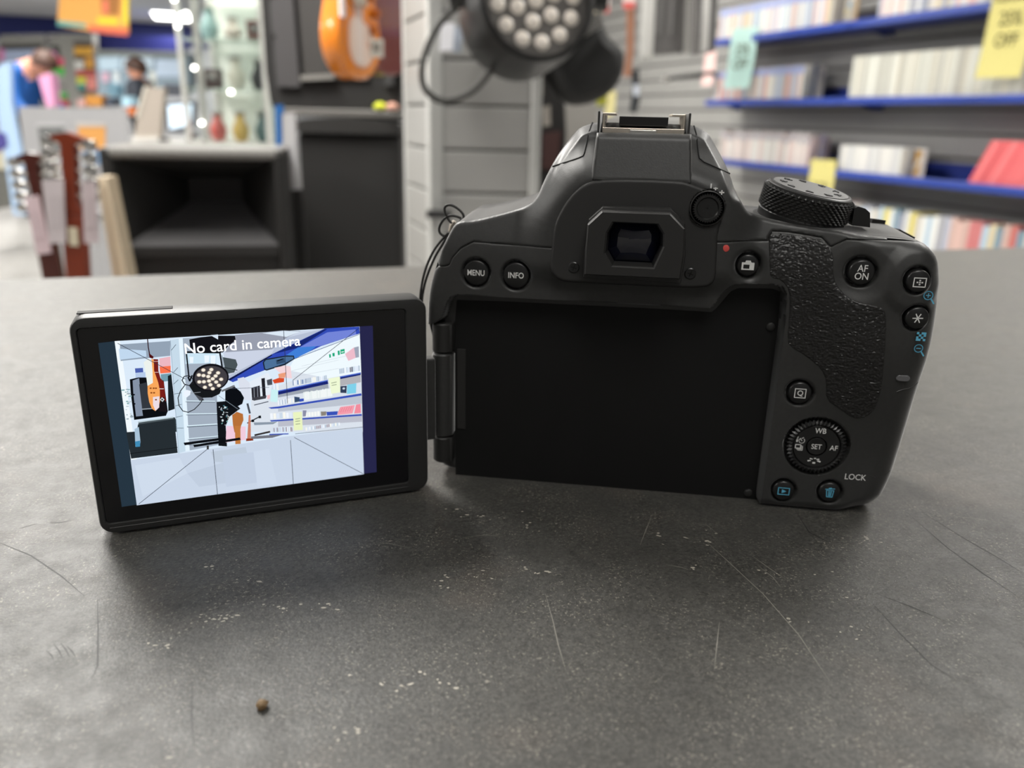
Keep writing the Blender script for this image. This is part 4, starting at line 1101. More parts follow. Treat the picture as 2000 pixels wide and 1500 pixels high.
# stage light
pf([(19.49,48.75),(22.18,49.12),(25.30,49.27),(29.83,48.93),(29.91,47.77),(28.22,46.54),(26.67,44.92),(19.47,45.90)], (.08, .08, .10)); pf([(24.28,49.44),(26.02,49.50),(25.91,48.26)], (.85, .9, .95))
pf([(26.57,43.77),(29.52,42.93),(29.85,41.52),(28.89,39.63),(26.91,39.42)], (.29, .33, .35)); ps([(26.35,41.24),(29.65,40.16)], .2, (.15, .17, .19))
ps([(18.51,45.78),(18.49,39.42)], .32, K); ps([(26.01,45.37),(26.27,40.27)], .38, K); ps([(18.50,45.69),(26.15,44.97)], .45, K); ps([(26.43,44.17),(26.59,39.84)], .2, (.55, .6, .65))
pf([(18.28,37.29),(19.65,38.92),(20.68,36.85),(23.36,35.40),(25.70,35.76),(25.05,34.43),(23.21,33.71),(21.10,33.83),(19.28,35.02)], (.09, .10, .11)); pf([(19.28,35.02),(21.10,33.83),(21.38,33.11),(20.33,33.12)], (.30, .31, .34))
pe([(23.41,38.86)][0], 4.15, 3.5, (.07, .07, .09), 40); pe([(23.45,38.75)][0], 3.75, 3.05, (.26, .25, .27), 40)
for q in [(21.89,40.90),(23.71,40.85),(23.22,40.11),(25.17,39.87),(20.78,39.75),(21.80,39.50),(22.85,39.16),(24.54,39.14),(23.81,38.48),(25.73,38.18),(20.70,37.99),(21.74,37.93),(22.92,38.02),(24.53,37.60),(23.15,37.01),(25.07,36.66),(21.84,36.50),(23.59,35.97)]: pe(q, .56, .5, (.60, .55, .50), 12); pe(q, .42, .38, (.97, .94, .88), 12)
ps([(16.88,38.79),(17.48,39.71),(18.53,39.80),(19.31,38.95),(19.20,37.79),(18.28,37.29),(17.29,37.77),(16.88,38.79)], .22, (.12, .12, .14)); ps([(18.32,39.43),(18.57,38.43),(19.21,39.74)], .35, K)
ps([(17.44,37.56),(16.26,36.11),(15.54,34.41),(15.55,32.43),(16.27,30.96),(17.44,30.47),(18.90,31.07),(20.25,32.33),(21.06,33.44)], .2, (.08, .09, .10))
pf([(17.01,35.84),(17.66,36.27),(18.58,35.88),(18.31,34.92),(17.47,34.31),(16.98,34.66)], (.93, .96, 1))
ps([(18.43,35.30),(20.71,35.37)], .12, (.6, .62, .65)); ps([(25.65,35.16),(28.60,36.17)], .5, (.45, .46, .48))
# counter top in the picture
pf([(3.36,19.67),(14.44,19.94),(22.16,20.24),(39.71,21.27),(59.81,21.46),(59.74,7.78),(3.34,7.45)], (.79, .84, .91))
pf([(21.63,19.41),(30.02,19.65),(30.30,17.19),(25.03,16.02),(22.30,16.66)], (.75, .80, .86)); pf([(15.68,14.39),(25.05,16.28),(27.19,13.82),(24.55,10.39),(18.03,10.28)], (.76, .81, .88))
pf([(24.27,18.00),(28.01,18.03),(34.65,17.96),(34.53,9.46),(24.46,9.31)], (.765, .815, .89)); pf([(4.13,18.12),(14.32,18.81),(15.68,14.39),(4.91,9.60)], (.815, .865, .93)); pf([(31.79,18.07),(35.64,18.38),(36.91,8.55),(32.01,8.17)], (.805, .855, .925))
ps([(42.42,21.75),(59.81,21.57)], .14, (.40, .44, .50))
pf([(15.60,22.66),(25.39,22.94),(25.56,22.29),(15.80,21.96)], K); pf([(17.76,21.81),(28.83,22.41),(29.01,21.75),(17.93,21.16)], K); ps([(21.09,21.07),(21.02,20.28)], .5, (.2, .2, .2))
# grid lines of the live view
for P in ([(4.08,49.00),(17.67,38.99)], [(3.82,7.75),(20.78,20.16)], [(42.12,20.75),(59.58,7.92)], [(59.90,48.69),(42.69,36.30)], [(22.23,19.97),(22.18,7.46)], [(41.10,20.12),(41.06,7.60)], [(41.31,49.46),(41.02,30.30)]):
    ps(P, .13, (.17, .20, .26))
ps([(24.76,34.08),(28.98,30.04)], .12, (.5, .55, .6)); ps([(26.70,35.66),(36.82,35.01)], .1, (.3, .33, .4))
vs, fs, cs = [], [], []
for i, (P, c_) in enumerate(PIC):
    k_ = len(vs); y_ = .56 - i * .001
    vs += [(p[0] * .001, y_ * .001, p[1] * .001) for p in P]
    fs.append(tuple(range(k_, k_ + len(P)))); cs.append(lin(c_))
me = bpy.data.meshes.new('live_view_image'); me.from_pydata(vs, [], fs); me.update()
ca = me.attributes.new('picture', 'FLOAT_COLOR', 'FACE')
ca.data.foreach_set('color', [x for c_ in cs for x in (*c_, 1.0)])
img = link_mesh('live_view_image', me, m_screen, SCN); img['label'] = 'lit live view picture of the shop on the screen'
m_stext = mat('screen_text', (.9, .9, .9), .5, emit=(.93, .95, .97), estr=1.0)
tb = [(18.41,45.67),(44.82,45.44)]
text_mesh('No card in camera', .00365, 'screen_text', m_stext, SCN, ((tb[0][0] + tb[1][0]) / 2 * .001, -.00002, ((tb[0][1] + tb[1][1]) / 2 + .9) * .001), sx=.98, bold=.00003)

# ------------------------------------------------------------------ shelf wall: blue shelves and rows of cases
m_shelf = mat('shelf_blue', (.016, .035, .22), .4)
m_lip = mat('shelf_lip_blue', (.025, .06, .34), .3)
AL = 2.84                                   # front edge of the shelves, room a
def shelf(b0, b1, z, label, depth=.25):
    t = empty('wall_shelf', rm(AL, (b0 + b1) / 2, z), TH)
    tag(t, label, 'shelf', 'blue metal wall shelves')
    L_ = b1 - b0
    MB().box((depth / 2, 0, -.012), (depth, L_, .018)).build('shelf_board', m_shelf, t)
    MB().box((-.006, 0, -.008), (.012, L_, .034), bev=.004).build('front_lip', m_lip, t)
    MB().box((depth - .012, 0, .03), (.006, L_, .07)).build('back_upstand', m_shelf, t)
    for yb in (-L_ / 2 + .02, L_ / 2 - .02):
        mb = MB(); mb.prism([(.12, -.02), (depth - .01, -.02), (depth - .01, -.05)], yb - .002, yb + .002); mb.build('bracket', m_shelf, t)
    return t
ZS = (.555, .220, -.112, -.43)
shelf(3.30, 4.47, ZS[0], 'blue wall shelf at the top, farther section')
shelf(1.6, 3.295, ZS[0], 'blue wall shelf at the top, nearer section')
shelf(3.30, 4.46, ZS[1], 'middle blue wall shelf, farther section')
shelf(1.6, 3.295, ZS[1], 'middle blue wall shelf, nearer section')
shelf(3.30, 4.40, ZS[2], 'lower blue wall shelf, farther section')
shelf(1.6, 3.295, ZS[2], 'lower blue wall shelf, nearer section')
shelf(1.6, 3.6, ZS[3], 'lowest blue wall shelf just above the counter edge')

def cmat(c): 
    return mat('case_%02x%02x%02x' % tuple(int(v * 255) for v in c), lin(c), .4)
CASE = {}
def case(b, z, th, h, dep, c, label, group, name='game_case', lean=0.0, cat='case', setback=.015, band=None):
    key = (round(th, 4), round(h, 3), round(dep, 3), c, band)
    if key not in CASE:
        mb = MB()
        if band:
            mb.box((dep / 2, 0, h / 2), (dep, th, h))
            mb.box((-.0006, 0, h * .88), (.002, th * .98, h * .2), mi=1)
            o = mb.build(name, [cmat(c), cmat(band)], None)
        else:
            mb.box((dep / 2, 0, h / 2), (dep, th, h), bev=.0012)
            o = mb.build(name, cmat(c), None)
        CASE[key] = o.data
    else:
        o = bpy.data.objects.new(name, CASE[key]); COL.objects.link(o)
    o.location = rm(AL + setback, b, z)
    o.rotation_euler = Matrix.Rotation(TH, 4, 'Z').to_euler() if not lean else (Matrix.Rotation(TH, 4, 'Z') @ Matrix.Rotation(lean, 4, 'X')).to_euler()
    tag(o, label, cat, group)
    return o
rc = random.Random(21)
def pick(l): return l[rc.randrange(len(l))]
MIX = [(.86, .86, .84), (.80, .78, .74), (.74, .75, .80), (.90, .88, .84), (.70, .70, .72), (.82, .70, .66), (.88, .74, .70), (.72, .80, .86), (.60, .62, .68), (.92, .92, .90), (.86, .80, .66)]
BLUT = (.62, .66, .82)
def row(b_hi, b_lo, z, th, hs, dep, cols, label, group, band=None, lean=0.0, setback=.015):
    b = b_hi - th / 2
    while b > b_lo:
        case(b, z, th * (.86 if lean else .94), pick(hs), dep, pick(cols), label, group, lean=lean, setback=setback + rc.uniform(0, .006), band=band)
        b -= th
row(4.43, 3.46, ZS[0], .0185, (.172,), .135, MIX, 'slim mixed colour case with pale blue top in far row on top shelf', 'mixed cases in the far row on the top shelf', band=BLUT)
row(3.16, 2.60, ZS[0], .020, (.172,), .135, MIX, 'slim mixed colour case in near row on top shelf', 'mixed cases in the near row on the top shelf')
row(4.43, 3.62, ZS[1], .0185, (.168,), .135, MIX[:8] + [(.80, .55, .50), (.70, .82, .88)], 'slim mixed colour case with pale blue top on far end of middle shelf', 'mixed cases on the far end of the middle shelf', band=BLUT)
row(3.27, 2.36, ZS[1], .0175, (.188,), .135, [(.85, .85, .81), (.79, .79, .75), (.88, .88, .84), (.74, .73, .69), (.82, .80, .74)], 'white spined case in the long white row on middle shelf', 'white cases on the middle shelf')
row(4.30, 3.50, ZS[2], .0275, (.165, .15, .172), .135, [(.90, .89, .87), (.84, .82, .80), (.78, .74, .72), (.88, .80, .78), (.92, .92, .90)], 'thick pale case in far row on lower shelf', 'pale cases in the far row on the lower shelf', band=(.70, .68, .70))
row(3.27, 2.88, ZS[2], .0185, (.125,), .135, [(.86, .86, .84), (.80, .80, .80), (.88, .87, .85)], 'short white case in near row on lower shelf', 'short white cases on the lower shelf')
row(2.52, 2.14, ZS[2], .0185, (.185,), .135, [(.93, .46, .47), (.90, .40, .42), (.95, .54, .54)], 'red case leaning in the red row on lower shelf', 'leaning red cases on the lower shelf', lean=R(24))
row(3.55, 2.10, ZS[3], .031, (.175, .165, .18), .135, MIX + [(.80, .45, .42), (.50, .60, .66), (.86, .80, .40), (.82, .50, .50)], 'mixed colour case in the bottom row beside the counter edge', 'mixed cases in the bottom row')
# end boxes with cover art facing out
def cover(b, z, w, h, c, art, label, name='game_case', yaw=0):
    t = empty(name, rm(AL + .03, b, z), TH + yaw); tag(t, label, 'case')
    MB().box((.008, 0, h / 2), (.016, w, h), bev=.001).build('case_shell', cmat(c), t)
    MB().box((-.0008, 0, h * .52), (.001, w * .9, h * .86)).build('cover_sleeve', cmat(art), t)
    for i in range(3):
        MB().box((-.0018, w * (.25 - .25 * i), h * (.35 + .15 * i)), (.001, w * .22, h * .16)).build('cover_picture', cmat(pick([(.75, .7, .5), (.45, .6, .72), (.82, .82, .8)])), t)
    return t
cover(3.555, ZS[1], .13, .165, (.12, .16, .26), (.10, .22, .34), 'dark blue case facing out at end of far middle row', yaw=R(-38))
cover(2.27, ZS[1], .14, .19, (.72, .20, .20), (.35, .50, .62), 'red and blue picture case facing out beside the white row', yaw=R(-8))
cover(3.43, ZS[2], .13, .17, (.42, .40, .48), (.55, .52, .60), 'grey purple case facing out at end of lower far row', yaw=R(-38))
cover(2.80, ZS[2], .13, .125, (.82, .80, .78), (.62, .46, .16), 'white and mustard case facing out on lower shelf', yaw=R(-32))
cover(3.36, ZS[0], .13, .17, (.78, .66, .50), (.66, .64, .60), 'tan picture case facing out on the top shelf', yaw=R(-20))

# hanging paper sale tags
def hang_tag(px, w, h, c, lines, label, curl=.06, yaw=0.0, m_ink=None):
    """px: world position of the top middle"""
    t = empty('sale_tag', px, TH - R(90) + yaw); tag(t, label, 'sign')
    mb = MB(); n = 12; vs = []; fs = []
    prof = []
    for i in range(n + 1):
        s = i / n; y = -curl * (s ** 3) * .6 ; prof.append((y, -h * s))
    for k_, off in ((0, 0), (1, .0008)):
        for y, z in prof: vs += [(-w / 2, y + off, z), (w / 2, y + off, z)]
    m_ = 2 * (n + 1)
    for i in range(n):
        fs.append((2 * i, 2 * i + 1, 2 * i + 3, 2 * i + 2)); fs.append((m_ + 2 * i, m_ + 2 * i + 2, m_ + 2 * i + 3, m_ + 2 * i + 1))
    mb.add(vs, fs); mb.build('paper', mat('paper_%.2f_%.2f' % (c[0], c[2]), lin(c), .7), t, smooth=True)
    for txt, sz, s in lines:
        y = -curl * (s ** 3) * .6 - .0015; th_ = math.atan(1.8 * curl * s * s / h)
        text_mesh(txt, sz, 'printed_text', mat('tag_ink', lin((.30, .28, .12)), .7), t, (0, y, -h * s), rot=(R(90) - th_, 0, 0), sx=.72, bold=.0006)
    return t
p = rm(AL - .03, 2.425, .66)
hang_tag(p, .165, .375, (.84, .80, .50), [('CLEARANCE', .036, .26), ('25%', .068, .455), ('OFF', .068, .655)], 'yellow paper sale tag reading 25% OFF hanging from top shelf', curl=.035, yaw=R(14))
p = rm(AL - .03, 4.10, .60)
hang_tag(p, .165, .315, (.74, .88, .85), [('25%', .08, .36), ('OFF', .08, .60)], 'pale turquoise paper tag hanging from far end of top shelf', curl=.05, yaw=R(22))
p = rm(AL - .03, 3.32, -.06)
hang_tag(p, .145, .33, (.84, .80, .50), [('25%', .08, .42), ('OFF', .08, .62)], 'yellow paper tag hanging from lower shelf behind the mode dial', curl=.03, yaw=R(14))
p = rm(AL - .03, 4.42, .50)
hang_tag(p, .08, .19, (.92, .78, .76), [], 'small red and white paper tag at far end of the shelves', curl=.02, yaw=R(20))

# ------------------------------------------------------------------ slatted column with the stage light
m_post = mat('column_post_grey', (.50, .50, .48), .4)
m_cpan = mat('column_panel_grey', (.33, .325, .31), .42)
colm = empty('slat_column', (-.10, 1.85, FLOOR)); tag(colm, 'grey slat panel column with pale corner posts behind the counter', 'display column')
CA, CB, CC, CD = Vector((-.175, 1.75)), Vector((.035, 1.76)), Vector((-.262, 2.0)), Vector((.025, 2.02))
HC = CEIL - FLOOR
def pl(v): return Vector((v.x + .10, v.y - 1.85))
core = MB(); core.prismz([pl(v) for v in (CA + Vector((.008, .012)), CB + Vector((-.006, .012)), CD, CC + Vector((.012, 0)))], 0, HC)
core.build('core', m_groove, colm)
def face_slats(P, Q, n_out):
    d = (Q - P); L_ = d.length; an = math.atan2(d.y, d.x); k_ = 0
    z = .012; me_ = None
    while z < HC - .06:
        if me_ is None:
            o = MB().box((0, 0, 0), (L_ - .02, .014, .0838), bev=.003).build('slat', m_cpan, colm); me_ = o.data
        else:
            o = bpy.data.objects.new('slat', me_); COL.objects.link(o); o.parent = colm
        c_ = (pl(P) + pl(Q)) / 2; o.location = (c_.x + n_out.x * .001, c_.y + n_out.y * .001, z + .0425); o.rotation_euler = (0, 0, an)
        z += .0885
face_slats(CA, CB, Vector((0, -1))); face_slats(CC, CA, Vector((-.9, -.3)))
for v, s in ((CA, .030), (CB, .022), (CC, .020)):
    q = pl(v); MB().box((q.x, q.y, HC / 2), (s, s, HC), bev=.004, rot=Matrix.Rotation(R(20), 3, 'Z')).build('corner_post', m_post, colm)
q = [(-0.189,1.720,-0.097),(-0.148,1.720,-0.099)]
t = empty('wall_hook', q[0]); tag(t, 'short dark hook bar on the slatted column', 'hook')
MB().bar((0, 0, 0), (q[1][0] - q[0][0] + .012, 0, 0), .02, .016).build('hook_bar', mat('hook_dark', (.06, .06, .06), .4, metal=.5), t)

# stage light: round black can with many small lenses
m_can = mat('can_black', (.012, .012, .012), .38)
m_face = mat('can_face_grey', (.16, .15, .14), .4)
m_lens = mat('can_lens', (.75, .68, .60), .18, coat=.5, emit=(.9, .82, .7), estr=.12)  # faint glow added to lift the lens colour
def stage_light():
    c = Vector([(0.013,1.500,0.280)][0])
    t = empty('stage_light', c); tag(t, 'round black stage light with many lenses hanging on the column', 'stage light')
    # axis points to the viewer, downwards and a little right
    ax = Vector((.26, -.86, .16)).normalized(); q = ax.to_track_quat('Z', 'Y').to_matrix()
    mb = MB(); mb.lathe([(.03, -.13), (.07, -.125), (.092, -.11), (.104, -.08), (.106, .0), (.1, .05), (.092, .054), (.090, .034), (.02, .034)], rot=q, n=40); mb.build('housing', m_can, t, smooth=True)
    mb = MB(); mb.lathe([(.091, .030), (.091, .038), (.001, .038)], rot=q, n=40); mb.build('lens_plate', m_face, t)
    pts = [(0, 0)] + [(.040 * math.cos(R(60 * i + 20)), .040 * math.sin(R(60 * i + 20))) for i in range(6)] + [(.078 * math.cos(R(30 * i + 8)), .078 * math.sin(R(30 * i + 8))) for i in range(12)]
    me_ = None
    for x, y in pts:
        if me_ is None:
            mb = MB(); mb.lathe([(.0128, .0), (.0128, .003), (.0105, .005), (.005, .0065), (.0005, .007)], rot=q, n=16); o = mb.build('lens', m_lens, t, smooth=True); me_ = o.data
        else:
            o = bpy.data.objects.new('lens', me_); COL.objects.link(o); o.parent = t
        o.location = q @ Vector((x * .86, y * .86, .037))
    mb = MB()
    mb.tube([Vector((-.13, .03, .02)), Vector((-.135, .06, .2)), Vector((-.13, .07, .30)), Vector((0, .07, .32)), Vector((.13, .07, .30)), Vector((.135, .06, .2)), Vector((.13, .03, .02))], .008, 8)
    mb.build('yoke', m_can, t)
    for s in (-1, 1):
        mb = MB(); mb.lathe([(.02, -.012), (.02, .012)], c=(s * .125, .03, .02), rot=Matrix.Rotation(R(90), 3, 'Y'), n=16); mb.build('yoke_knob', m_can, t)
    loop = spline([(-0.100,1.520,0.292),(-0.122,1.520,0.275),(-0.151,1.520,0.242),(-0.170,1.520,0.200),(-0.175,1.520,0.166),(-0.167,1.520,0.140),(-0.143,1.520,0.125),(-0.113,1.520,0.128),(-0.081,1.520,0.144),(-0.054,1.520,0.173),(-0.043,1.520,0.198)], 2)
    mb = MB(); mb.tube([Vector(p_) - c for p_ in loop], .0058, 8); o = mb.build('power_cable', mat('cable_grey', (.035, .034, .030), .5), t, smooth=True); o['label'] = 'grey looped power cable'
    lb = [(-0.145,1.660,0.266),(-0.124,1.660,0.268),(-0.130,1.660,0.223),(-0.150,1.660,0.221)]
    return t
stage_light()
q = [(-0.155,1.700,0.272),(-0.131,1.700,0.274),(-0.135,1.700,0.224),(-0.159,1.700,0.222)]
t = empty('price_ticket', q[0]); tag(t, 'small bright white ticket clipped to column behind cable loop', 'ticket')
v0 = Vector(q[0])
mb = MB(); mb.add([Vector(p_) - v0 for p_ in q] + [Vector(p_) - v0 + Vector((.002, .004, 0)) for p_ in q], [(0, 1, 2, 3), (7, 6, 5, 4), (0, 4, 5, 1), (1, 5, 6, 2), (2, 6, 7, 3), (3, 7, 4, 0)])
mb.build('card', mat('ticket_white', (.95, .95, 1.0), .3), t)
q = [(-0.133,1.715,0.270),(-0.114,1.715,0.267),(-0.120,1.715,0.220),(-0.138,1.715,0.223)]
mb = MB(); mb.add([Vector(p_) - v0 for p_ in q] + [Vector(p_) - v0 + Vector((.002, .004, 0)) for p_ in q], [(0, 1, 2, 3), (7, 6, 5, 4), (0, 4, 5, 1), (1, 5, 6, 2), (2, 6, 7, 3), (3, 7, 4, 0)])
mb.build('plastic_sleeve', mat('sleeve_pale_blue', (.45, .50, .58), .2), t)

# second light seen from its rounded back, with a bright clamp
def back_light():
    c = Vector([(0.134,1.800,0.206)][0])
    t = empty('stage_light', c); tag(t, 'matt black light housing hanging right below the round stage light', 'stage light')
    P = [(0.037,1.800,0.223),(0.078,1.800,0.254),(0.120,1.800,0.279),(0.163,1.800,0.293),(0.173,1.800,0.280),(0.180,1.800,0.264),(0.193,1.800,0.253),(0.213,1.800,0.239),(0.218,1.800,0.219),(0.216,1.800,0.195),(0.206,1.800,0.172),(0.191,1.800,0.154),(0.170,1.800,0.140),(0.143,1.800,0.130),(0.111,1.800,0.128),(0.088,1.800,0.138),(0.071,1.800,0.159),(0.049,1.800,0.194)]
    Pp = chaikin([(p_[0] - c.x, p_[2] - c.z) for p_ in P], 1)
    mb = MB(); n = len(Pp); loops = []
    for k_, y in ((.72, -.045), (.88, -.035), (1.0, -.008), (1.0, .05), (.92, .09), (.6, .12)):
        loops.append(([(x * k_, z * k_) for x, z in Pp], -y))
    ring_loft(mb, loops, True, True); mb.build('housing', mat('housing_matt', (.010, .010, .0095), .7), t, smooth=True)
    a, b = [(0.061,1.740,0.231),(0.158,1.740,0.292)]
    mb = MB(); mb.bar(Vector(a) - c, Vector(b) - c, .02, .028); mb.build('clamp_bar', mat('clamp_metal', (.30, .29, .27), .3, metal=.8), t)
    for q_ in [(0.134,1.740,0.311),(0.145,1.740,0.297),(0.155,1.740,0.305),(0.127,1.740,0.289),(0.140,1.740,0.319)]:
        mb = MB(); mb.lathe([(.001, -.008), (.009, -.006), (.010, .004), (.002, .01)], c=Vector(q_) - c, n=10); mb.build('clamp_bolt', mat('bolt_bright', (.8, .77, .65), .2, metal=.9), t, smooth=True)
back_light()

# stock hanging on the wall between column and shelves
def hang_box(name, P, Y, depth, c, label, cat, rough=.5, parts=(), metal=0.0):
    """P outline in world (x,z) at distance Y, given thickness depth"""
    cx_ = sum(p_[0] for p_ in P) / len(P); cz_ = min(p_[2] for p_ in P)
    t = empty(name, (cx_, Y, cz_)); tag(t, label, cat)
    mb = MB(); mb.prism([(p_[0] - cx_, p_[2] - cz_) for p_ in P], 0, depth); mb.build('body', mat('stock_%s_%d' % (name, int(c[0] * 999) + int(c[2] * 99)), lin(c), rough, metal), t)
    for pn, Q, off, cc in parts:
        mb = MB(); mb.prism([(p_[0] - cx_, p_[2] - cz_) for p_ in Q], -off, .001); mb.build(pn, mat('stockpart_%.2f_%.2f_%.2f' % cc, lin(cc), .45), t)
    return t
hang_box('gig_bag', [(0.042,2.300,0.257),(0.071,2.300,0.264),(0.117,2.300,0.221),(0.132,2.300,0.064),(0.132,2.300,-0.115),(0.054,2.300,-0.131)], 2.3, .08, (.09, .085, .08), 'tall narrow black bag hanging beside the column', 'bag', .6,
         [('zip_strip', [(0.048,2.300,0.219),(0.062,2.300,0.220),(0.064,2.300,0.161),(0.050,2.300,0.161)], .004, (.62, .60, .55)), ('zip_strip', [(0.063,2.300,0.129),(0.085,2.300,0.136),(0.089,2.300,0.083),(0.067,2.300,0.078)], .004, (.55, .53, .50)), ('pocket', [(0.068,2.300,0.062),(0.117,2.300,0.070),(0.114,2.300,-0.032),(0.068,2.300,-0.033)], .006, (.26, .17, .16))])
hang_box('boxed_accessory', [(0.172,3.600,0.150),(0.330,3.600,0.170),(0.348,3.600,0.050),(0.218,3.600,-0.010),(0.184,3.600,0.063)], 3.6, .1, (.52, .51, .49), 'pale grey boxed accessory hanging under the black light', 'box')
hang_box('accessory_pack', [(0.377,3.600,0.216),(0.412,3.600,0.217),(0.409,3.600,0.127),(0.366,3.600,0.105)], 3.6, .03, (.90, .86, .62), 'narrow cream pack hanging above the camera hump', 'pack')
hang_box('accessory_pack', [(0.326,3.600,0.203),(0.369,3.600,0.212),(0.376,3.600,0.161),(0.333,3.600,0.154)], 3.6, .03, (.55, .55, .12), 'small olive pack hanging above the camera hump', 'pack')
hang_box('guitar_strap', [(0.457,3.800,0.557),(0.493,3.800,0.562),(0.500,3.800,0.390),(0.494,3.800,0.285),(0.462,3.800,0.284),(0.469,3.800,0.389)], 3.8, .01, (.62, .43, .33), 'tan brown strap hanging on the slat wall', 'strap', .6)
hang_box('price_card', [(0.326,3.750,0.600),(0.378,3.750,0.601),(0.378,3.750,0.538),(0.334,3.750,0.533)], 3.75, .004, (.95, .88, .86), 'white price card with red base left of the tan strap', 'card', .6, [('red_band', [(0.328,3.750,0.557),(0.376,3.750,0.560),(0.378,3.750,0.536),(0.334,3.750,0.533)], .002, (.88, .38, .36))])
hang_box('price_card', [(0.430,3.750,0.607),(0.489,3.750,0.608),(0.486,3.750,0.558),(0.438,3.750,0.551)], 3.75, .004, (.95, .88, .86), 'white price card with red base above the tan strap', 'card', .6, [('red_band', [(0.432,3.750,0.577),(0.486,3.750,0.580),(0.486,3.750,0.558),(0.438,3.750,0.551)], .002, (.88, .38, .36))])
hang_box('wall_clamp', [(0.510,3.900,0.316),(0.542,3.900,0.325),(0.557,3.900,0.181),(0.542,3.900,0.131),(0.513,3.900,0.139),(0.521,3.900,0.224)], 3.9, .04, (.22, .23, .24), 'dark metal clamp with bright screw on the slat wall', 'clamp', .35, [('screw', [(0.519,3.900,0.255),(0.547,3.900,0.260),(0.550,3.900,0.211),(0.527,3.900,0.207)], .01, (.86, .89, .94))])
# road cases with bright edges
def road_case(P, rails, Y, label):
    cx_ = sum(p_[0] for p_ in P) / len(P); cz_ = min(p_[2] for p_ in P)
    t = empty('road_case', (cx_, Y, cz_)); tag(t, label, 'case', 'road cases hanging on the slat wall')
    mb = MB(); mb.prism([(p_[0] - cx_, p_[2] - cz_) for p_ in P], 0, .16); mb.build('panel', mat('case_black', (.10, .095, .092), .4), t)
    for Q in rails:
        mb = MB(); mb.prism([(p_[0] - cx_, p_[2] - cz_) for p_ in Q], -.012, .17); mb.build('edge_rail', mat('case_rail', (.62, .61, .58), .35, metal=.6), t)
    mb = MB()
    w_ = P[1][0] - P[0][0]
    for k_ in (.32, .62):
        mb.box((P[0][0] + w_ * k_ - cx_, -.004, .35), (w_ * .06, .012, .5))
    mb.build('rib', mat('case_rib', (.17, .165, .16), .4), t)
road_case([(0.657,4.600,0.844),(0.879,4.600,0.849),(0.889,4.600,0.457),(0.678,4.600,0.437)], ([(0.646,4.600,0.844),(0.694,4.600,0.845),(0.706,4.600,0.428),(0.662,4.600,0.427)], [(0.853,4.600,0.848),(0.890,4.600,0.849),(0.916,4.600,0.458),(0.873,4.600,0.447)]), 4.6, 'black road case with bright edges, farther from the shelves')
road_case([(0.862,4.380,0.814),(0.968,4.380,0.816),(0.986,4.380,0.443),(0.894,4.380,0.427)], ([(0.892,4.380,0.814),(0.932,4.380,0.815),(0.950,4.380,0.443),(0.914,4.380,0.432)],), 4.38, 'black road case with one bright edge next to the shelves')
P = [(0.735,4.300,0.298),(0.781,4.300,0.309),(0.968,4.300,0.337),(0.985,4.300,0.323)]
t = empty('display_hook', P[0]); tag(t, 'thin dark display arm sticking out below the road cases', 'hook')
v0 = Vector(P[0]); mb = MB(); mb.tube([Vector(p_) - v0 for p_ in P], .010, 8); mb.build('arm', mat('hook_dark', (.06, .06, .06), .4), t)
mb = MB(); mb.lathe([(.002, -.02), (.018, -.012), (.018, .012), (.002, .02)], n=12); mb.build('arm_tip', mat('arm_tip_bright', (.75, .73, .70), .2, metal=.8), t, smooth=True)

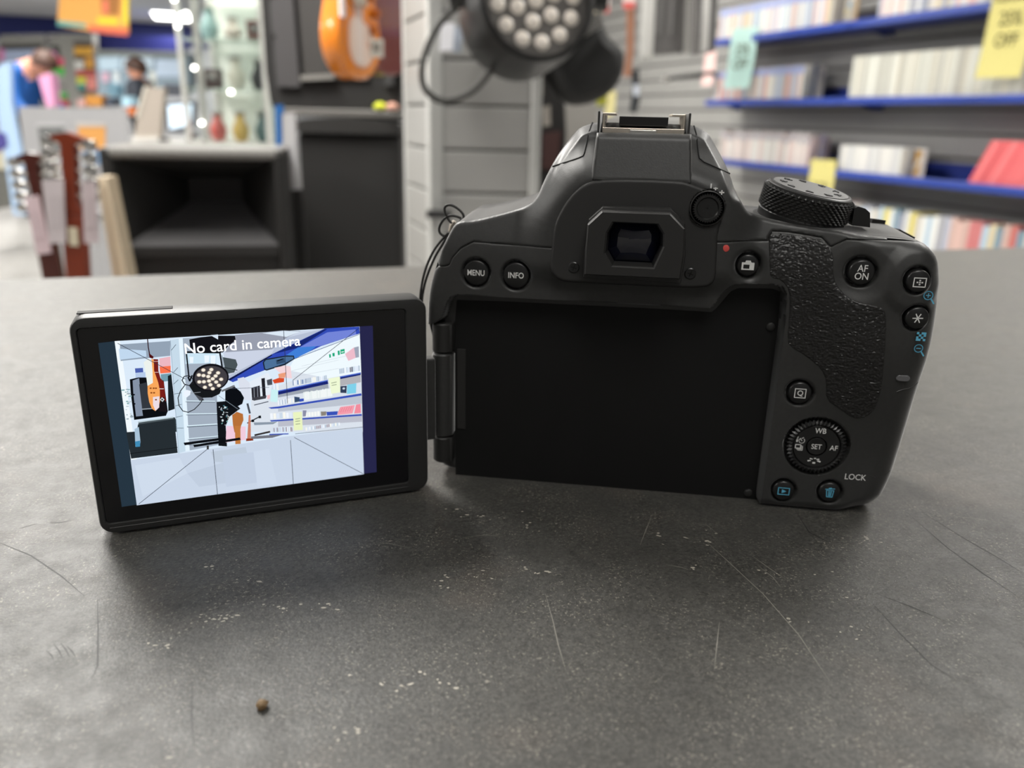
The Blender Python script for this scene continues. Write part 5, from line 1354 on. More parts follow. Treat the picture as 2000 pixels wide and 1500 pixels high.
# ------------------------------------------------------------------ loudspeakers behind the counter
m_spk = mat('speaker_black', (.007, .0066, .006), .6, bump=(300, .2, .0006))
m_spkb = mat('speaker_inner_black', (.010, .0095, .009), .6)
m_spkg = mat('speaker_grey', (.06, .058, .06), .5)
def pa_speaker():
    x0, x1, yf, zt = -.995, -.570, 2.0, .012
    W_ = x1 - x0; H_ = zt - FLOOR; D_ = .40
    t = empty('floor_speaker', ((x0 + x1) / 2, yf, FLOOR), R(13)); tag(t, 'tall black floor loudspeaker with wide horn opening beside the guitars', 'loudspeaker')
    th = .03
    for s in (-1, 1): MB().box((s * (W_ / 2 - th / 2), D_ / 2, H_ / 2), (th, D_, H_), bev=.008).build('side_panel', m_spk, t)
    MB().box((0, D_ / 2, H_ - .012), (W_, D_, .026), bev=.01).build('top_panel', mat('speaker_top_lit', (.16, .155, .145), .42), t)  # top far lighter than the sides, light on it painted in
    MB().box((0, D_ - .015, H_ / 2), (W_ - 2 * th, .03, H_)).build('back_panel', m_spk, t)
    MB().box((0, D_ / 2, .015), (W_ - 2 * th, D_, .03)).build('bottom_panel', m_spk, t)
    # horn: four flared walls into a narrow throat
    zt_, zb_ = H_ - .026, H_ - .235; xl, xr = -W_ / 2 + th, W_ / 2 - th
    o = [Vector((xl, .012, zb_)), Vector((xr, .012, zb_)), Vector((xr, .012, zt_)), Vector((xl, .012, zt_))]
    i_ = [Vector((-.055, .22, zb_ + .085)), Vector((.085, .22, zb_ + .085)), Vector((.085, .22, zb_ + .15)), Vector((-.055, .22, zb_ + .15))]
    for a_, b_, nm in ((0, 1, 'horn_floor'), (1, 2, 'horn_wall'), (2, 3, 'horn_roof'), (3, 0, 'horn_wall')):
        mb = MB(); off = Vector((0, .012, 0))
        vs = [o[a_], o[b_], i_[b_], i_[a_]]; vs += [v + off for v in vs]
        mb.add(vs, [(0, 1, 2, 3), (7, 6, 5, 4), (0, 4, 5, 1), (1, 5, 6, 2), (2, 6, 7, 3), (3, 7, 4, 0)]); mb.build(nm, m_spkg if nm == 'horn_floor' else m_spkb, t)  # horn floor painted greyer than walls and roof, as lit from above
    MB().box((.015, .235, zb_ + .118), (.15, .01, .075)).build('horn_throat', m_spkb, t)
    MB().box((0, .012, zb_ - .012), (W_ - 2 * th, .024, .024)).build('divider', m_spkb, t)
    MB().box((0, .03, (zb_ - .02) / 2), (W_ - 2 * th, .02, zb_ - .03)).build('grille', mat('grille_dark', (.016, .0155, .015), .6, bump=(900, .4, .001)), t)
pa_speaker()
def sub_box():
    P = [(-0.682,2.550,0.082),(-0.358,2.550,0.078)]
    x0, x1 = P[0][0], P[1][0]; zt = .078; W_ = x1 - x0
    t = empty('bass_cabinet', ((x0 + x1) / 2, 2.55, FLOOR)); tag(t, 'big plain black cabinet with slightly domed lid behind the counter', 'cabinet')
    H_ = zt - FLOOR
    MB().box((0, .22, (H_ - .035) / 2), (W_ - .012, .42, H_ - .035), bev=.012).build('box', m_spk, t)
    lid = [(-W_ / 2, -.035), (W_ / 2, -.035), (W_ / 2, -.004)] + [(W_ / 2 - W_ * i / 10, .012 * math.sin(math.pi * i / 10)) for i in range(1, 10)] + [(-W_ / 2, -.004)]
    mb = MB(); mb.prism([(x, z + H_) for x, z in lid], -.012, .44); mb.build('lid', mat('lid_dark', (.018, .0175, .0165), .5), t)
    return x0, x1, zt
sx0, sx1, szt = sub_box()
def upper_speaker():
    P = [(-0.770,2.600,0.119),(-0.359,2.600,0.128)]
    x0, x1 = P[0][0], P[1][0]; W_ = x1 - x0; z0 = .118; H_ = .66
    # plinth board between the two
    bt = empty('plinth_board', ((x0 + x1) / 2, 2.78, szt + .012)); tag(bt, 'pale grey board lying on the black cabinet under the big speaker', 'board')
    MB().box((0.01, 0, .012), (W_ - .03, .42, .022), bev=.004).build('board', mat('plinth_grey', (.13, .125, .115), .5), bt)
    t = empty('pa_speaker', ((x0 + x1) / 2, 2.6, szt + .036)); tag(t, 'big black and grey speaker standing behind the hanging guitar', 'loudspeaker')
    bod = [(-W_ / 2 + .012, .0), (W_ / 2 - .01, .0), (W_ / 2, .06), (W_ / 2, H_), (-W_ / 2, H_), (-W_ / 2 - .002, .1), (-W_ / 2 + .004, .03)]
    mb = MB(); mb.prism(bod, 0, .36); mb.build('cabinet', m_spkb, t)
    mb = MB(); mb.prism([(-W_ / 2 + .035, .06), (-W_ / 2 + .105, .06), (-W_ / 2 + .09, H_ - .02), (-W_ / 2 + .02, H_ - .02)], -.02, .002); mb.build('side_cheek', m_spkg, t)
    mb = MB(); mb.prism([(-W_ / 2 + .118, .085), (W_ / 2 - .10, .085), (W_ / 2 - .10, H_ - .02), (-W_ / 2 + .105, H_ - .02)], -.012, .002); mb.build('grille', mat('speaker_grille', (.040, .038, .036), .55, bump=(700, .5, .001)), t)
    mb = MB(); mb.bar((-W_ / 2 + .11, -.02, .085), (W_ / 2 - .2, -.02, .092), .02, .014); mb.build('lower_trim', mat('trim_grey', (.22, .215, .20), .4), t)
    mb = MB(); mb.box((W_ / 2 - .035, -.01, H_ / 2 + .02), (.028, .02, H_ - .1)); mb.build('side_cheek', m_spkg if False else mat('cheek_dark', (.05, .05, .05), .5), t)
    for z in (.20, .31):
        mb = MB(); mb.lathe([(.012, 0), (.012, .006)], c=(-W_ / 2 + .028, -.016, z), rot=Matrix.Rotation(R(90), 3, 'X'), n=12); mb.build('bolt', m_spkb, t)
upper_speaker()
q = [(-0.424,2.560,0.126),(-0.387,2.560,0.104)]
t = empty('toy_pick', (q[0][0], 2.66, szt + .036)); tag(t, 'small yellow green round item on board right of big speaker', 'item')
mb = MB(); mb.lathe([(.012, 0), (.02, .004), (.022, .012), (.012, .022), (.002, .024)], n=16); mb.build('knob', mat('lime', lin((.80, .82, .25)), .35), t, smooth=True); t.location = (q[0][0], 2.585, szt + .0345)
t = empty('soft_ball', (q[1][0], 2.585, szt + .0345)); tag(t, 'small pinkish round item beside the yellow green one', 'item')
mb = MB(); mb.lathe([(.008, 0), (.018, .003), (.021, .012), (.013, .021), (.002, .024)], n=16); mb.build('ball', mat('blush', lin((.86, .66, .58)), .4), t, smooth=True)
# clear packet hanging between the two black boxes
P = [(-0.650,2.300,0.096),(-0.611,2.300,0.100),(-0.612,2.300,-0.105),(-0.656,2.300,-0.109)]
t = empty('plastic_packet', (P[0][0], 2.3, P[2][2])); tag(t, 'long pale plastic packet with blue edge between the black speakers', 'packet')
mb = MB(); mb.prism([(p_[0] - P[0][0], p_[2] - P[2][2]) for p_ in P], 0, .018); mb.build('sleeve', mat('packet_grey', (.40, .40, .41), .25), t)
Q = [(-0.664,2.295,0.118),(-0.645,2.295,0.119),(-0.649,2.295,0.019),(-0.669,2.295,0.010)]
mb = MB(); mb.prism([(p_[0] - P[0][0], p_[2] - P[2][2]) for p_ in Q], 0, .02); mb.build('blue_label', mat('packet_blue', lin((.10, .36, .62)), .4), t)
mb = MB(); mb.box((.03, .01, (FLOOR - P[2][2]) / 2), (.03, .016, P[2][2] - FLOOR)); mb.build('stand_rod', m_spkb, t)

# ------------------------------------------------------------------ guitars
def hanging_guitar():
    c = Vector([(-0.420,2.150,0.365)][0])
    t = empty('electric_guitar', c + Vector((0, 0, -.035)), R(66)); tag(t, 'orange guitar with clear wrapping hanging in front of big speaker', 'guitar')
    out = [(0, -.150), (.045, -.142), (.078, -.115), (.092, -.075), (.090, -.03), (.078, .01), (.066, .05), (.070, .09), (.086, .125), (.080, .16), (.05, .175), (.02, .165), (-.02, .165), (-.05, .18), (-.085, .165), (-.09, .125), (-.074, .085), (-.068, .05), (-.08, .01), (-.092, -.03), (-.094, -.075), (-.08, -.115), (-.045, -.142)]
    O = chaikin(out, 1)
    mb = MB(); ring_loft(mb, [(shrink(O, .96, (0, 0)), .027), (O, .02), (O, -.02), (shrink(O, .96, (0, 0)), -.026)], True, True); mb.build('body', mat('guitar_orange', lin((.86, .50, .16)), .22, coat=.6, noise=(12, .3)), t, smooth=True)
    pg = [(-.05, -.10), (.0, -.125), (.05, -.10), (.055, -.03), (.02, -.02), (-.02, .0), (-.05, -.02)]
    mb = MB(); ring_loft(mb, [(chaikin(pg, 2), .027), (chaikin(pg, 2), .031)], cap1=True); mb.build('pickguard', mat('wrap_pale', lin((.90, .80, .74)), .2), t)
    for x, z in ((.045, -.03), (.06, .01), (.05, .05), (.04, -.065)):
        mb = MB(); mb.lathe([(.011, .026), (.010, .042), (.002, .043)], c=(x, 0, z), rot=Matrix.Rotation(R(90), 3, 'X'), n=14); mb.build('knob', mat('knob_amber', lin((.70, .36, .06)), .3), t, smooth=True)
    MB().box((-.01, -.034, .03), (.05, .014, .022), bev=.004).build('bridge', m_chrome, t)
    for k_ in range(3): MB().bar((-.022 + .012 * k_, -.030, -.11), (-.018 + .012 * k_, -.030, .14), .004, .003).build('wrap_fold', mat('wrap_white', (.85, .82, .80), .15), t)
    MB().box((0, -.012, .40), (.045, .022, .5), bev=.004).build('neck', mat('neck_brown', lin((.45, .20, .10)), .35), t)
    MB().box((-.075, -.03, .03), (.016, .004, .085)).build('white_label', mat('ticket_white', (.95, .95, 1), .3), t)
    return t
hanging_guitar()
def brown_guitar():
    c = Vector([(-0.400,2.430,0.401)][0])
    t = empty('acoustic_guitar', c, R(72)); tag(t, 'dark red brown guitar seen from the side behind orange guitar', 'guitar')
    out = [(0, -.20), (.08, -.185), (.13, -.13), (.14, -.07), (.12, 0), (.09, .05), (.095, .10), (.11, .15), (.08, .20), (0, .215), (-.08, .20), (-.11, .15), (-.095, .10), (-.09, .05), (-.12, 0), (-.14, -.07), (-.13, -.13), (-.08, -.185)]
    O = chaikin(out, 1); mb = MB(); ring_loft(mb, [(shrink(O, .98, (0, 0)), .038), (O, .034), (O, -.034), (shrink(O, .98, (0, 0)), -.038)], True, True)
    mb.build('body', mat('guitar_redbrown', lin((.42, .14, .07)), .3, coat=.4), t, smooth=True)
    MB().box((0, -.045, .5), (.05, .02, .6)).build('neck', mat('neck_brown', lin((.45, .20, .10)), .35), t)
    return t
brown_guitar()
q = [(-0.369,2.120,0.275),(-0.336,2.120,0.276),(-0.337,2.120,0.234),(-0.368,2.120,0.234)]
t = empty('price_ticket', q[0]); tag(t, 'small white price ticket beside the orange guitar', 'ticket')
mb = MB(); mb.prism([(p_[0] - q[0][0], p_[2] - q[0][2]) for p_ in q], 0, .002); mb.build('card', mat('ticket_grey', lin((.70, .68, .64)), .5), t)
mb = MB(); mb.prism([((p_[0] - q[0][0]) * .6 + .006, (p_[2] - q[0][2]) * .5 - .008) for p_ in q], -.001, 0); mb.build('print_block', mat('ticket_print', lin((.45, .43, .40)), .5), t)

m_gbrown = mat('headstock_brown', lin((.46, .17, .06)), .35, coat=.3)
m_gdark = mat('headstock_dark', lin((.25, .08, .04)), .35, coat=.3)
m_peg = mat('tuner_metal', (.80, .78, .74), .15, metal=.9)
def stand_guitar(loc, lean, yaw, m, label, n=4, hs=.16, tags=True):
    t = empty('acoustic_guitar', (loc[0], loc[1], FLOOR)); tag(t, label, 'guitar', 'guitars standing behind the counter')
    H_ = loc[2] - FLOOR
    t.location.x -= H_ * math.sin(lean)
    t.rotation_euler = (0, lean, yaw)
    out = [(0, 0), (.10, .015), (.17, .07), (.185, .15), (.16, .23), (.12, .29), (.12, .34), (.14, .40), (.12, .45), (.06, .475), (-.06, .475), (-.12, .45), (-.14, .40), (-.12, .34), (-.12, .29), (-.16, .23), (-.185, .15), (-.17, .07), (-.10, .015)]
    O = chaikin(out, 1); mb = MB(); ring_loft(mb, [(O, .05), (O, -.05)], True, True); mb.build('body', mat('guitar_top_tan', lin((.66, .42, .20)), .35), t, smooth=True)
    MB().box((0, 0, (.46 + H_ - hs) / 2), (.045, .024, H_ - hs - .46), bev=.006).build('neck', m, t)
    P = [(-.020, -hs), (.020, -hs), (.026, -hs * .85), (.030, -.02), (.034, -.006), (.016, -.001), (0, .003), (-.016, -.001), (-.034, -.006), (-.030, -.02), (-.026, -hs * .85)]
    P = [(x * .42, z) if -hs * .9 < z < -.012 else (x, z) for x, z in P]
    mb = MB(); mb.prism([(x, z + H_) for x, z in P], -.012, .010); mb.build('headstock', m, t)
    for s in (-1, 1):
        for k_ in range(n):
            z = H_ - .018 - k_ * (hs - .03) / n
            mb = MB(); mb.tube([(s * .012, -.004, z), (s * .044, -.004, z)], .003, 6)
            mb.lathe([(.002, -.009), (.0115, -.007), (.0115, .007), (.002, .009)], c=(s * .040, -.004, z), rot=Matrix.Rotation(R(90), 3, 'X'), n=10)
            mb.box((s * .028, .008, z), (.012, .01, .010))
            mb.build('tuner', m_peg, t, smooth=True)
    MB().box((0.002, -.014, H_ - hs - .045), (.018, .003, .036)).build('stamp', mat('stamp_cream', lin((.82, .78, .68)), .5), t)
    return t
q = [(-0.862,1.600,0.055)] + [(-1.057,1.800,0.002)]
stand_guitar(q[0], R(4.6), 0, m_gbrown, 'reddish brown guitar headstock with bright tuners, taller of the two at the left', 5, .15)
stand_guitar(q[1], R(-1), R(0), m_gdark, 'darker guitar headstock leaning left beside the taller one', 5, .15)
def swing_card(P, Y, c, label):
    t = empty('swing_card', (P[0][0], Y, P[2][2])); tag(t, label, 'card')
    mb = MB(); mb.prism([(p_[0] - P[0][0], p_[2] - P[2][2]) for p_ in P], 0, .003); mb.build('card', mat('card_%.2f' % c[0], lin(c), .6), t)
    mb = MB(); mb.prism([((p_[0] - P[0][0]) * .7 + .006, (p_[2] - P[2][2]) * .5 + .03) for p_ in P], -.001, 0); mb.build('print_panel', mat('cardprint_%.2f' % c[0], lin(tuple(v * .96 for v in c)), .6), t)
swing_card([(-0.917,1.580,-0.035),(-0.875,1.580,-0.032),(-0.889,1.580,-0.154),(-0.922,1.580,-0.157)], 1.58, (.78, .74, .75), 'pale lilac card hanging left of the tall brown guitar neck')
swing_card([(-0.840,1.580,-0.037),(-0.814,1.580,-0.034),(-0.824,1.580,-0.153),(-0.853,1.580,-0.155)], 1.58, (.76, .70, .71), 'pale lilac card hanging right of the tall brown guitar neck')
swing_card([(-1.004,1.660,-0.076),(-0.976,1.660,-0.072),(-0.968,1.660,-0.189),(-0.999,1.660,-0.194)], 1.66, (.80, .72, .74), 'pale pink card hanging on the darker leaning guitar')
# pale panel edge beside the floor speaker
P = [(-0.969,1.880,-0.050),(-0.941,1.880,-0.049),(-0.942,1.880,-0.286),(-0.996,1.880,-0.287)]
t = empty('foam_panel', ((P[0][0] + P[1][0]) / 2, 1.88, FLOOR)); tag(t, 'tall cream panel standing against the left side of floor speaker', 'panel')
zc = P[0][2] - FLOOR; x_ = P[0][0] - (P[0][0] + P[1][0]) / 2
mb = MB(); mb.prism([(x_ + .005, zc), (-x_, zc), (-x_ + .07, 0), (x_ + .03, 0)], 0, .05); mb.build('panel', mat('panel_cream', lin((.80, .74, .64)), .6), t)
mb = MB(); mb.prism([(x_ + .012, zc - .02), (x_ + .02, zc - .02), (x_ + .05, .02), (x_ + .04, .02)], -.003, 0); mb.build('edge_strip', mat('panel_edge', lin((.70, .63, .54)), .6), t)

# ------------------------------------------------------------------ picture board and far part of the shop
P = [(-2.020,3.400,0.097),(-1.594,3.400,0.099),(-1.589,3.400,-0.076),(-1.606,3.400,-0.325),(-2.036,3.400,-0.293)]
hb_ = hang_box('display_board', P, 3.4, .03, (.66, .66, .67), 'wide grey display board with two pictures behind guitar headstocks', 'board', .6,
         [('picture', [(-1.955,3.400,0.020),(-1.850,3.400,0.023),(-1.853,3.400,-0.082),(-1.955,3.400,-0.084)], .003, (.46, .47, .47)), ('picture', [(-1.791,3.400,0.024),(-1.678,3.400,0.026),(-1.691,3.400,-0.062),(-1.792,3.400,-0.068)], .003, (.86, .62, .34)), ('picture', [(-1.788,3.400,-0.068),(-1.695,3.400,-0.062),(-1.703,3.400,-0.119),(-1.780,3.400,-0.125)], .003, (.45, .58, .72)), ('border', [(-1.960,3.400,0.036),(-1.839,3.400,0.039),(-1.841,3.400,0.025),(-1.958,3.400,0.022)], .004, (.74, .74, .75)), ('border', [(-1.793,3.400,0.044),(-1.672,3.400,0.042),(-1.674,3.400,0.029),(-1.791,3.400,0.026)], .004, (.76, .74, .72))])
MB().box((.0, .06, (FLOOR - hb_.location.z) / 2), (.5, .05, hb_.location.z - FLOOR)).build('board_stand', mat('board_stand_grey', (.35, .35, .36), .6), hb_)

# white box-like screen backs on the far counter
P = [(-2.030,4.600,0.217),(-1.926,4.600,0.209),(-1.978,4.600,-0.047),(-2.119,4.600,-0.050),(-2.090,4.600,0.053)]
sb = hang_box('till_screen', P, 4.6, .05, (.66, .62, .58), 'beige slab of a till screen seen from behind left of glass cabinet', 'screen', .5, [('edge_rim', [(-2.119,4.600,-0.045),(-1.977,4.600,-0.041),(-1.979,4.600,-0.055),(-2.120,4.600,-0.058)], .004, (.80, .78, .75)), ('edge_rim', [(-2.030,4.600,0.217),(-2.013,4.600,0.218),(-2.084,4.600,0.053),(-2.101,4.600,0.052)], .004, (.78, .76, .72))])
P = [(-2.180,5.200,0.140),(-1.995,5.200,0.156),(-2.018,5.200,-0.000),(-2.076,5.200,-0.008),(-2.085,5.200,-0.032),(-2.187,5.200,-0.028)]
tl = hang_box('monitor', P, 5.2, .05, (.12, .13, .16), 'small lit monitor with pale blue screen in front of glass cabinet', 'monitor', .4)
Q = [(-2.163,5.200,0.123),(-2.010,5.200,0.138),(-2.029,5.200,0.012),(-2.166,5.200,-0.016)]; cx_, cz_ = tl.location.x, tl.location.z
mb = MB(); mb.prism([(p_[0] - cx_, p_[2] - cz_) for p_ in Q], -.004, 0); mb.build('lit_panel', mat('monitor_lit', (.5, .6, .7), .4, emit=lin((.80, .88, .96)), estr=.9), tl)
# service desk that carries them
dsk = empty('service_desk', (-2.17, 5.05, FLOOR)); tag(dsk, 'grey service desk under the till screen and monitor', 'desk')
MB().box((0, 0, .86), (.84, .95, .04), bev=.006).build('desk_top', mat('desk_pale', (.40, .39, .37), .5), dsk)
MB().box((0, .02, .42), (.78, .85, .84)).build('desk_body', mat('desk_grey', (.25, .25, .26), .6), dsk)
for t_ in (sb, tl):
    h_ = max(.01, t_.location.z - (FLOOR + .881))
    MB().box((.06, .03, -h_ / 2), (.05, .03, h_)).build('stand_foot', m_spkg, t_)


# glass display cabinet
m_glass = mat('cabinet_glass', (.97, 1.0, .985), .02, trans=1.0)
m_alu = mat('cabinet_frame', (.62, .62, .58), .35, metal=.3)
P = [(-1.708,4.300,-0.054),(-1.269,4.300,-0.059)]
gx_0, gx_1 = P[0][0], P[1][0]; gz = P[0][2]
gc = empty('glass_cabinet', ((gx_0 + gx_1) / 2, 4.3, FLOOR)); tag(gc, 'lit glass display cabinet with shelves of small goods', 'cabinet')
GW = gx_1 - gx_0; GD = .45
MB().box((0, GD / 2, (gz - FLOOR) / 2), (GW, GD, gz - FLOOR), bev=.006).build('plinth', mat('plinth_cream', (.50, .49, .44), .5), gc)
for sx_ in (-1, 1):
    for y in (0.0, GD):
        MB().box((sx_ * (GW / 2 - .012), y, (gz - FLOOR) + .75), (.024, .02, 1.5)).build('corner_post', m_alu, gc)
MB().box((-GW / 2 + .10, .0, (gz - FLOOR) + .75), (.03, .02, 1.5)).build('door_stile', m_alu, gc)
for k_ in range(4):
    z = gz - FLOOR + .02 + k_ * .235
    if k_: MB().box((0, GD / 2, z), (GW - .03, GD - .02, .008)).build('glass_shelf', mat('shelf_glass_green', (.85, .95, .91), .05, trans=.92), gc)
MB().box((0, GD + .012, gz - FLOOR + .7), (GW, .012, 1.4)).build('back_panel', mat('cabinet_back', (.78, .80, .74), .5), gc)
MB().box((GW / 2, GD / 2, gz - FLOOR + .7), (.006, GD, 1.4)).build('side_glass', mat('shelf_glass_green', (.85, .95, .91), .05, trans=.92), gc)
MB().box((0, -.012, gz - FLOOR + .7), (GW - .05, .005, 1.4)).build('door_glass', m_glass, gc)
m_led = mat('cabinet_led', (1, 1, 1), .4, emit=(1, .97, .90), estr=9)
for q in [(-1.647,4.320,0.549),(-1.698,4.320,0.612),(-1.694,4.320,0.492),(-1.631,4.320,0.301),(-1.621,4.320,0.038),(-1.457,4.320,0.191),(-1.537,4.320,0.634)]:
    mb = MB(); mb.lathe([(.006, -.008), (.012, 0), (.006, .008)], c=(q[0] - gc.location.x, q[1] - 4.3 - .03, q[2] - FLOOR), n=10); mb.build('led_spot', m_led, gc, smooth=True)
ld = bpy.data.lights.new('added_cabinet_lamp', 'AREA'); ld.shape = 'RECTANGLE'; ld.size = GW * .8; ld.size_y = .2; ld.energy = 14; ld.color = (1, .97, .9)  # unseen lamp added to brighten the inside of the cabinet
lo = bpy.data.objects.new('added_cabinet_lamp', ld); COL.objects.link(lo); lo.parent = gc; lo.location = (0, .2, gz - FLOOR + 1.38)
MB().box((0, .2, gz - FLOOR + 1.4), (GW * .85, .24, .02)).build('added_lamp_strip', m_led, gc)  # glowing strip added to go with that lamp
rg = random.Random(5)
GOODS = [('figurine', (.72, .30, .26), 'small red ornament'), ('ornament', (.80, .66, .30), 'yellow ochre vase'), ('ornament', (.30, .42, .42), 'dark teal box'), ('watch_box', (.30, .24, .24), 'dark brown case'), ('ornament', (.88, .86, .80), 'cream ornament'), ('camera_lens', (.16, .16, .18), 'black cylinder'), ('ornament', (.60, .72, .72), 'pale green glass jar'), ('ornament', (.85, .80, .75), 'white porcelain jar'), ('watch_box', (.45, .30, .28), 'maroon case')]
gi = 0
for k_, pos in ((0, ('left', 'middle', 'right')), (1, ('left', 'middle', 'right')), (2, ('left', 'middle', 'right'))):
    for j, ps_ in enumerate(pos):
        nm, c_, lb = GOODS[gi]; gi += 1
        z = gz + .02 + k_ * .235 + (.006 if k_ else -.018)
        x = gc.location.x + (-.11 + .12 * j)
        t = empty(nm, (x, 4.3 + .16, z)); tag(t, '%s on the %s glass shelf of cabinet, %s' % (lb, ('lowest', 'second', 'third')[k_], ps_), 'ornament' if nm != 'camera_lens' else 'lens')
        mm = mat('goods_%d' % gi, lin(c_), .3)
        if nm in ('watch_box',):
            MB().box((0, 0, .05), (.085, .06, .10), bev=.006).build('case', mm, t); MB().box((0, -.032, .06), (.05, .004, .04)).build('label_plate', m_peg, t)
        else:
            hh = rg.uniform(.10, .15); mb = MB(); mb.lathe([(.028, 0), (.04, hh * .2), (.046, hh * .45), (.026, hh * .75), (.02, hh * .85), (.027, hh)], n=20); mb.build('jar', mm, t, smooth=True)
            mb = MB(); mb.lathe([(.029, hh), (.029, hh + .012), (.005, hh + .02)], n=16); mb.build('lid', m_peg, t, smooth=True)

# hanging orange poster
P = [(-3.154,6.000,0.857),(-2.683,6.000,0.880),(-2.720,6.000,0.590),(-2.863,6.000,0.587),(-3.204,6.000,0.632)]
pt = hang_box('hanging_poster', P, 6.0, .02, (.86, .62, .30), 'orange poster with yellow edge hanging from the ceiling', 'poster', .6,
         [('poster_block', [(-2.919,6.000,0.690),(-2.771,6.000,0.687),(-2.784,6.000,0.648),(-2.918,6.000,0.651)], .003, (.88, .80, .16)), ('poster_block', [(-2.712,6.000,0.867),(-2.681,6.000,0.868),(-2.713,6.000,0.649),(-2.747,6.000,0.655)], .003, (.90, .82, .20)), ('poster_block', [(-2.990,6.000,0.637),(-2.716,6.000,0.623),(-2.722,6.000,0.577),(-2.985,6.000,0.598)], .003, (.84, .40, .28)), ('poster_block', [(-3.198,6.000,0.664),(-3.003,6.000,0.649),(-3.007,6.000,0.623),(-3.204,6.000,0.632)], .003, (.35, .62, .60)), ('poster_block', [(-2.878,6.000,0.857),(-2.738,6.000,0.860),(-2.769,6.000,0.706),(-2.881,6.000,0.710)], .003, (.62, .40, .16)), ('poster_block', [(-2.868,6.000,0.800),(-2.826,6.000,0.801),(-2.838,6.000,0.717),(-2.873,6.000,0.717)], .004, (.88, .46, .34))])
for dx_ in (-.2, .2): MB().box((dx_, .01, CEIL - pt.location.z - .2), (.004, .004, .9)).build('hanger_wire', m_peg, pt)

# far shelving against the far wall: pale unit, picture racks
P = [(-9.152,15.200,1.274),(-7.520,15.200,1.344),(-7.643,15.200,-0.163),(-9.418,15.200,-0.204)]
wp = hang_box('wall_panel_unit', P, 15.2, .2, (.62, .62, .60), 'pale grey panel unit against the far wall behind the blue jacket', 'display unit', .7, [('dark_top', [(-9.182,15.200,1.107),(-8.417,15.200,1.141),(-8.430,15.200,1.057),(-9.197,15.200,1.023)], .02, (.22, .21, .20)), ('bright_panel', [(-9.197,15.200,1.023),(-8.448,15.200,1.057),(-8.487,15.200,0.599),(-9.362,15.200,0.104)], .02, (.72, .78, .90)), ('pink_panel', [(-9.192,15.200,1.049),(-9.103,15.200,1.042),(-9.136,15.200,0.857),(-9.230,15.200,0.837)], .03, (.90, .55, .76))])
P = [(-7.799,15.050,1.176),(-7.470,15.050,1.167),(-7.492,15.050,0.377),(-7.839,15.050,0.369)]
hang_box('poster_rack', P, 15.05, .14, (.36, .30, .26), 'tall rack of bright packets on the far pale panel', 'rack', .7,
         [('packet_row', [(-7.785,15.050,1.094),(-7.479,15.050,1.100),(-7.489,15.050,0.967),(-7.796,15.050,0.961)], .03, (.88, .66, .24)), ('packet_row', [(-7.808,15.050,0.877),(-7.655,15.050,0.880),(-7.677,15.050,0.729),(-7.822,15.050,0.726)], .03, (.86, .86, .84)), ('packet_row', [(-7.620,15.050,0.931),(-7.485,15.050,0.934),(-7.502,15.050,0.750),(-7.638,15.050,0.747)], .03, (.86, .62, .26)), ('packet_row', [(-7.806,15.050,0.709),(-7.482,15.050,0.700),(-7.474,15.050,0.632),(-7.819,15.050,0.625)], .03, (.80, .36, .34)), ('packet_row', [(-7.812,15.050,0.608),(-7.658,15.050,0.611),(-7.666,15.050,0.492),(-7.821,15.050,0.489)], .03, (.84, .84, .30)), ('packet_row', [(-7.640,15.050,0.612),(-7.476,15.050,0.615),(-7.499,15.050,0.394),(-7.663,15.050,0.390)], .03, (.90, .56, .52)), ('packet_row', [(-7.812,15.050,0.489),(-7.666,15.050,0.492),(-7.669,15.050,0.407),(-7.815,15.050,0.404)], .03, (.20, .62, .60))])
P = [(-7.163,14.500,1.001),(-5.591,14.500,1.004),(-5.621,14.500,0.387),(-7.214,14.500,0.144)]
ws = hang_box('bright_wall_shelving', P, 14.5, .3, (.60, .68, .74), 'wide pale blue shelving on far wall left of glass cabinet', 'shelving', .5,
         [('pale_row', [(-7.107,14.500,0.906),(-6.740,14.500,0.930),(-6.768,14.500,0.720),(-7.119,14.500,0.696)], .03, (.80, .90, .97)), ('pale_row', [(-6.708,14.500,0.915),(-6.187,14.500,0.927),(-6.208,14.500,0.749),(-6.733,14.500,0.721)], .03, (.84, .92, .98)), ('pale_row', [(-6.139,14.500,0.896),(-5.655,14.500,0.891),(-5.682,14.500,0.631),(-6.171,14.500,0.620)], .03, (.80, .88, .97)), ('pale_row', [(-6.895,14.500,0.685),(-6.790,14.500,0.687),(-6.816,14.500,0.491),(-6.904,14.500,0.489)], .03, (.92, .96, .98)), ('pale_row', [(-6.284,14.500,0.699),(-6.162,14.500,0.702),(-6.189,14.500,0.473),(-6.276,14.500,0.471)], .03, (.90, .92, .90)), ('dark_row', [(-6.062,14.500,0.508),(-5.608,14.500,0.502),(-5.629,14.500,0.304),(-6.085,14.500,0.310)], .03, (.34, .36, .40)), ('pink_item', [(-7.089,14.500,0.664),(-6.967,14.500,0.667),(-6.987,14.500,0.520),(-7.092,14.500,0.518)], .04, (.92, .76, .84)), ('top_rail', [(-7.161,14.500,1.017),(-5.589,14.500,1.020),(-5.596,14.500,0.956),(-7.155,14.500,0.937)], .05, (.50, .52, .50))])  # row panels paler than the unit behind them
# second blue bulkhead nearer than the far wall
P = [(-7.686,15.600,1.343),(-6.041,15.600,1.346),(-6.087,15.600,1.089),(-7.685,15.600,1.087)]
hang_box('blue_fascia', P, 15.6, .12, (.12, .14, .42), 'dark blue fascia board above the pale blue shelving', 'fascia', .6, [('lower_edge', [(-7.693,15.600,1.095),(-6.068,15.600,1.098),(-6.072,15.600,1.054),(-7.690,15.600,1.053)], .02, (.62, .64, .66))])
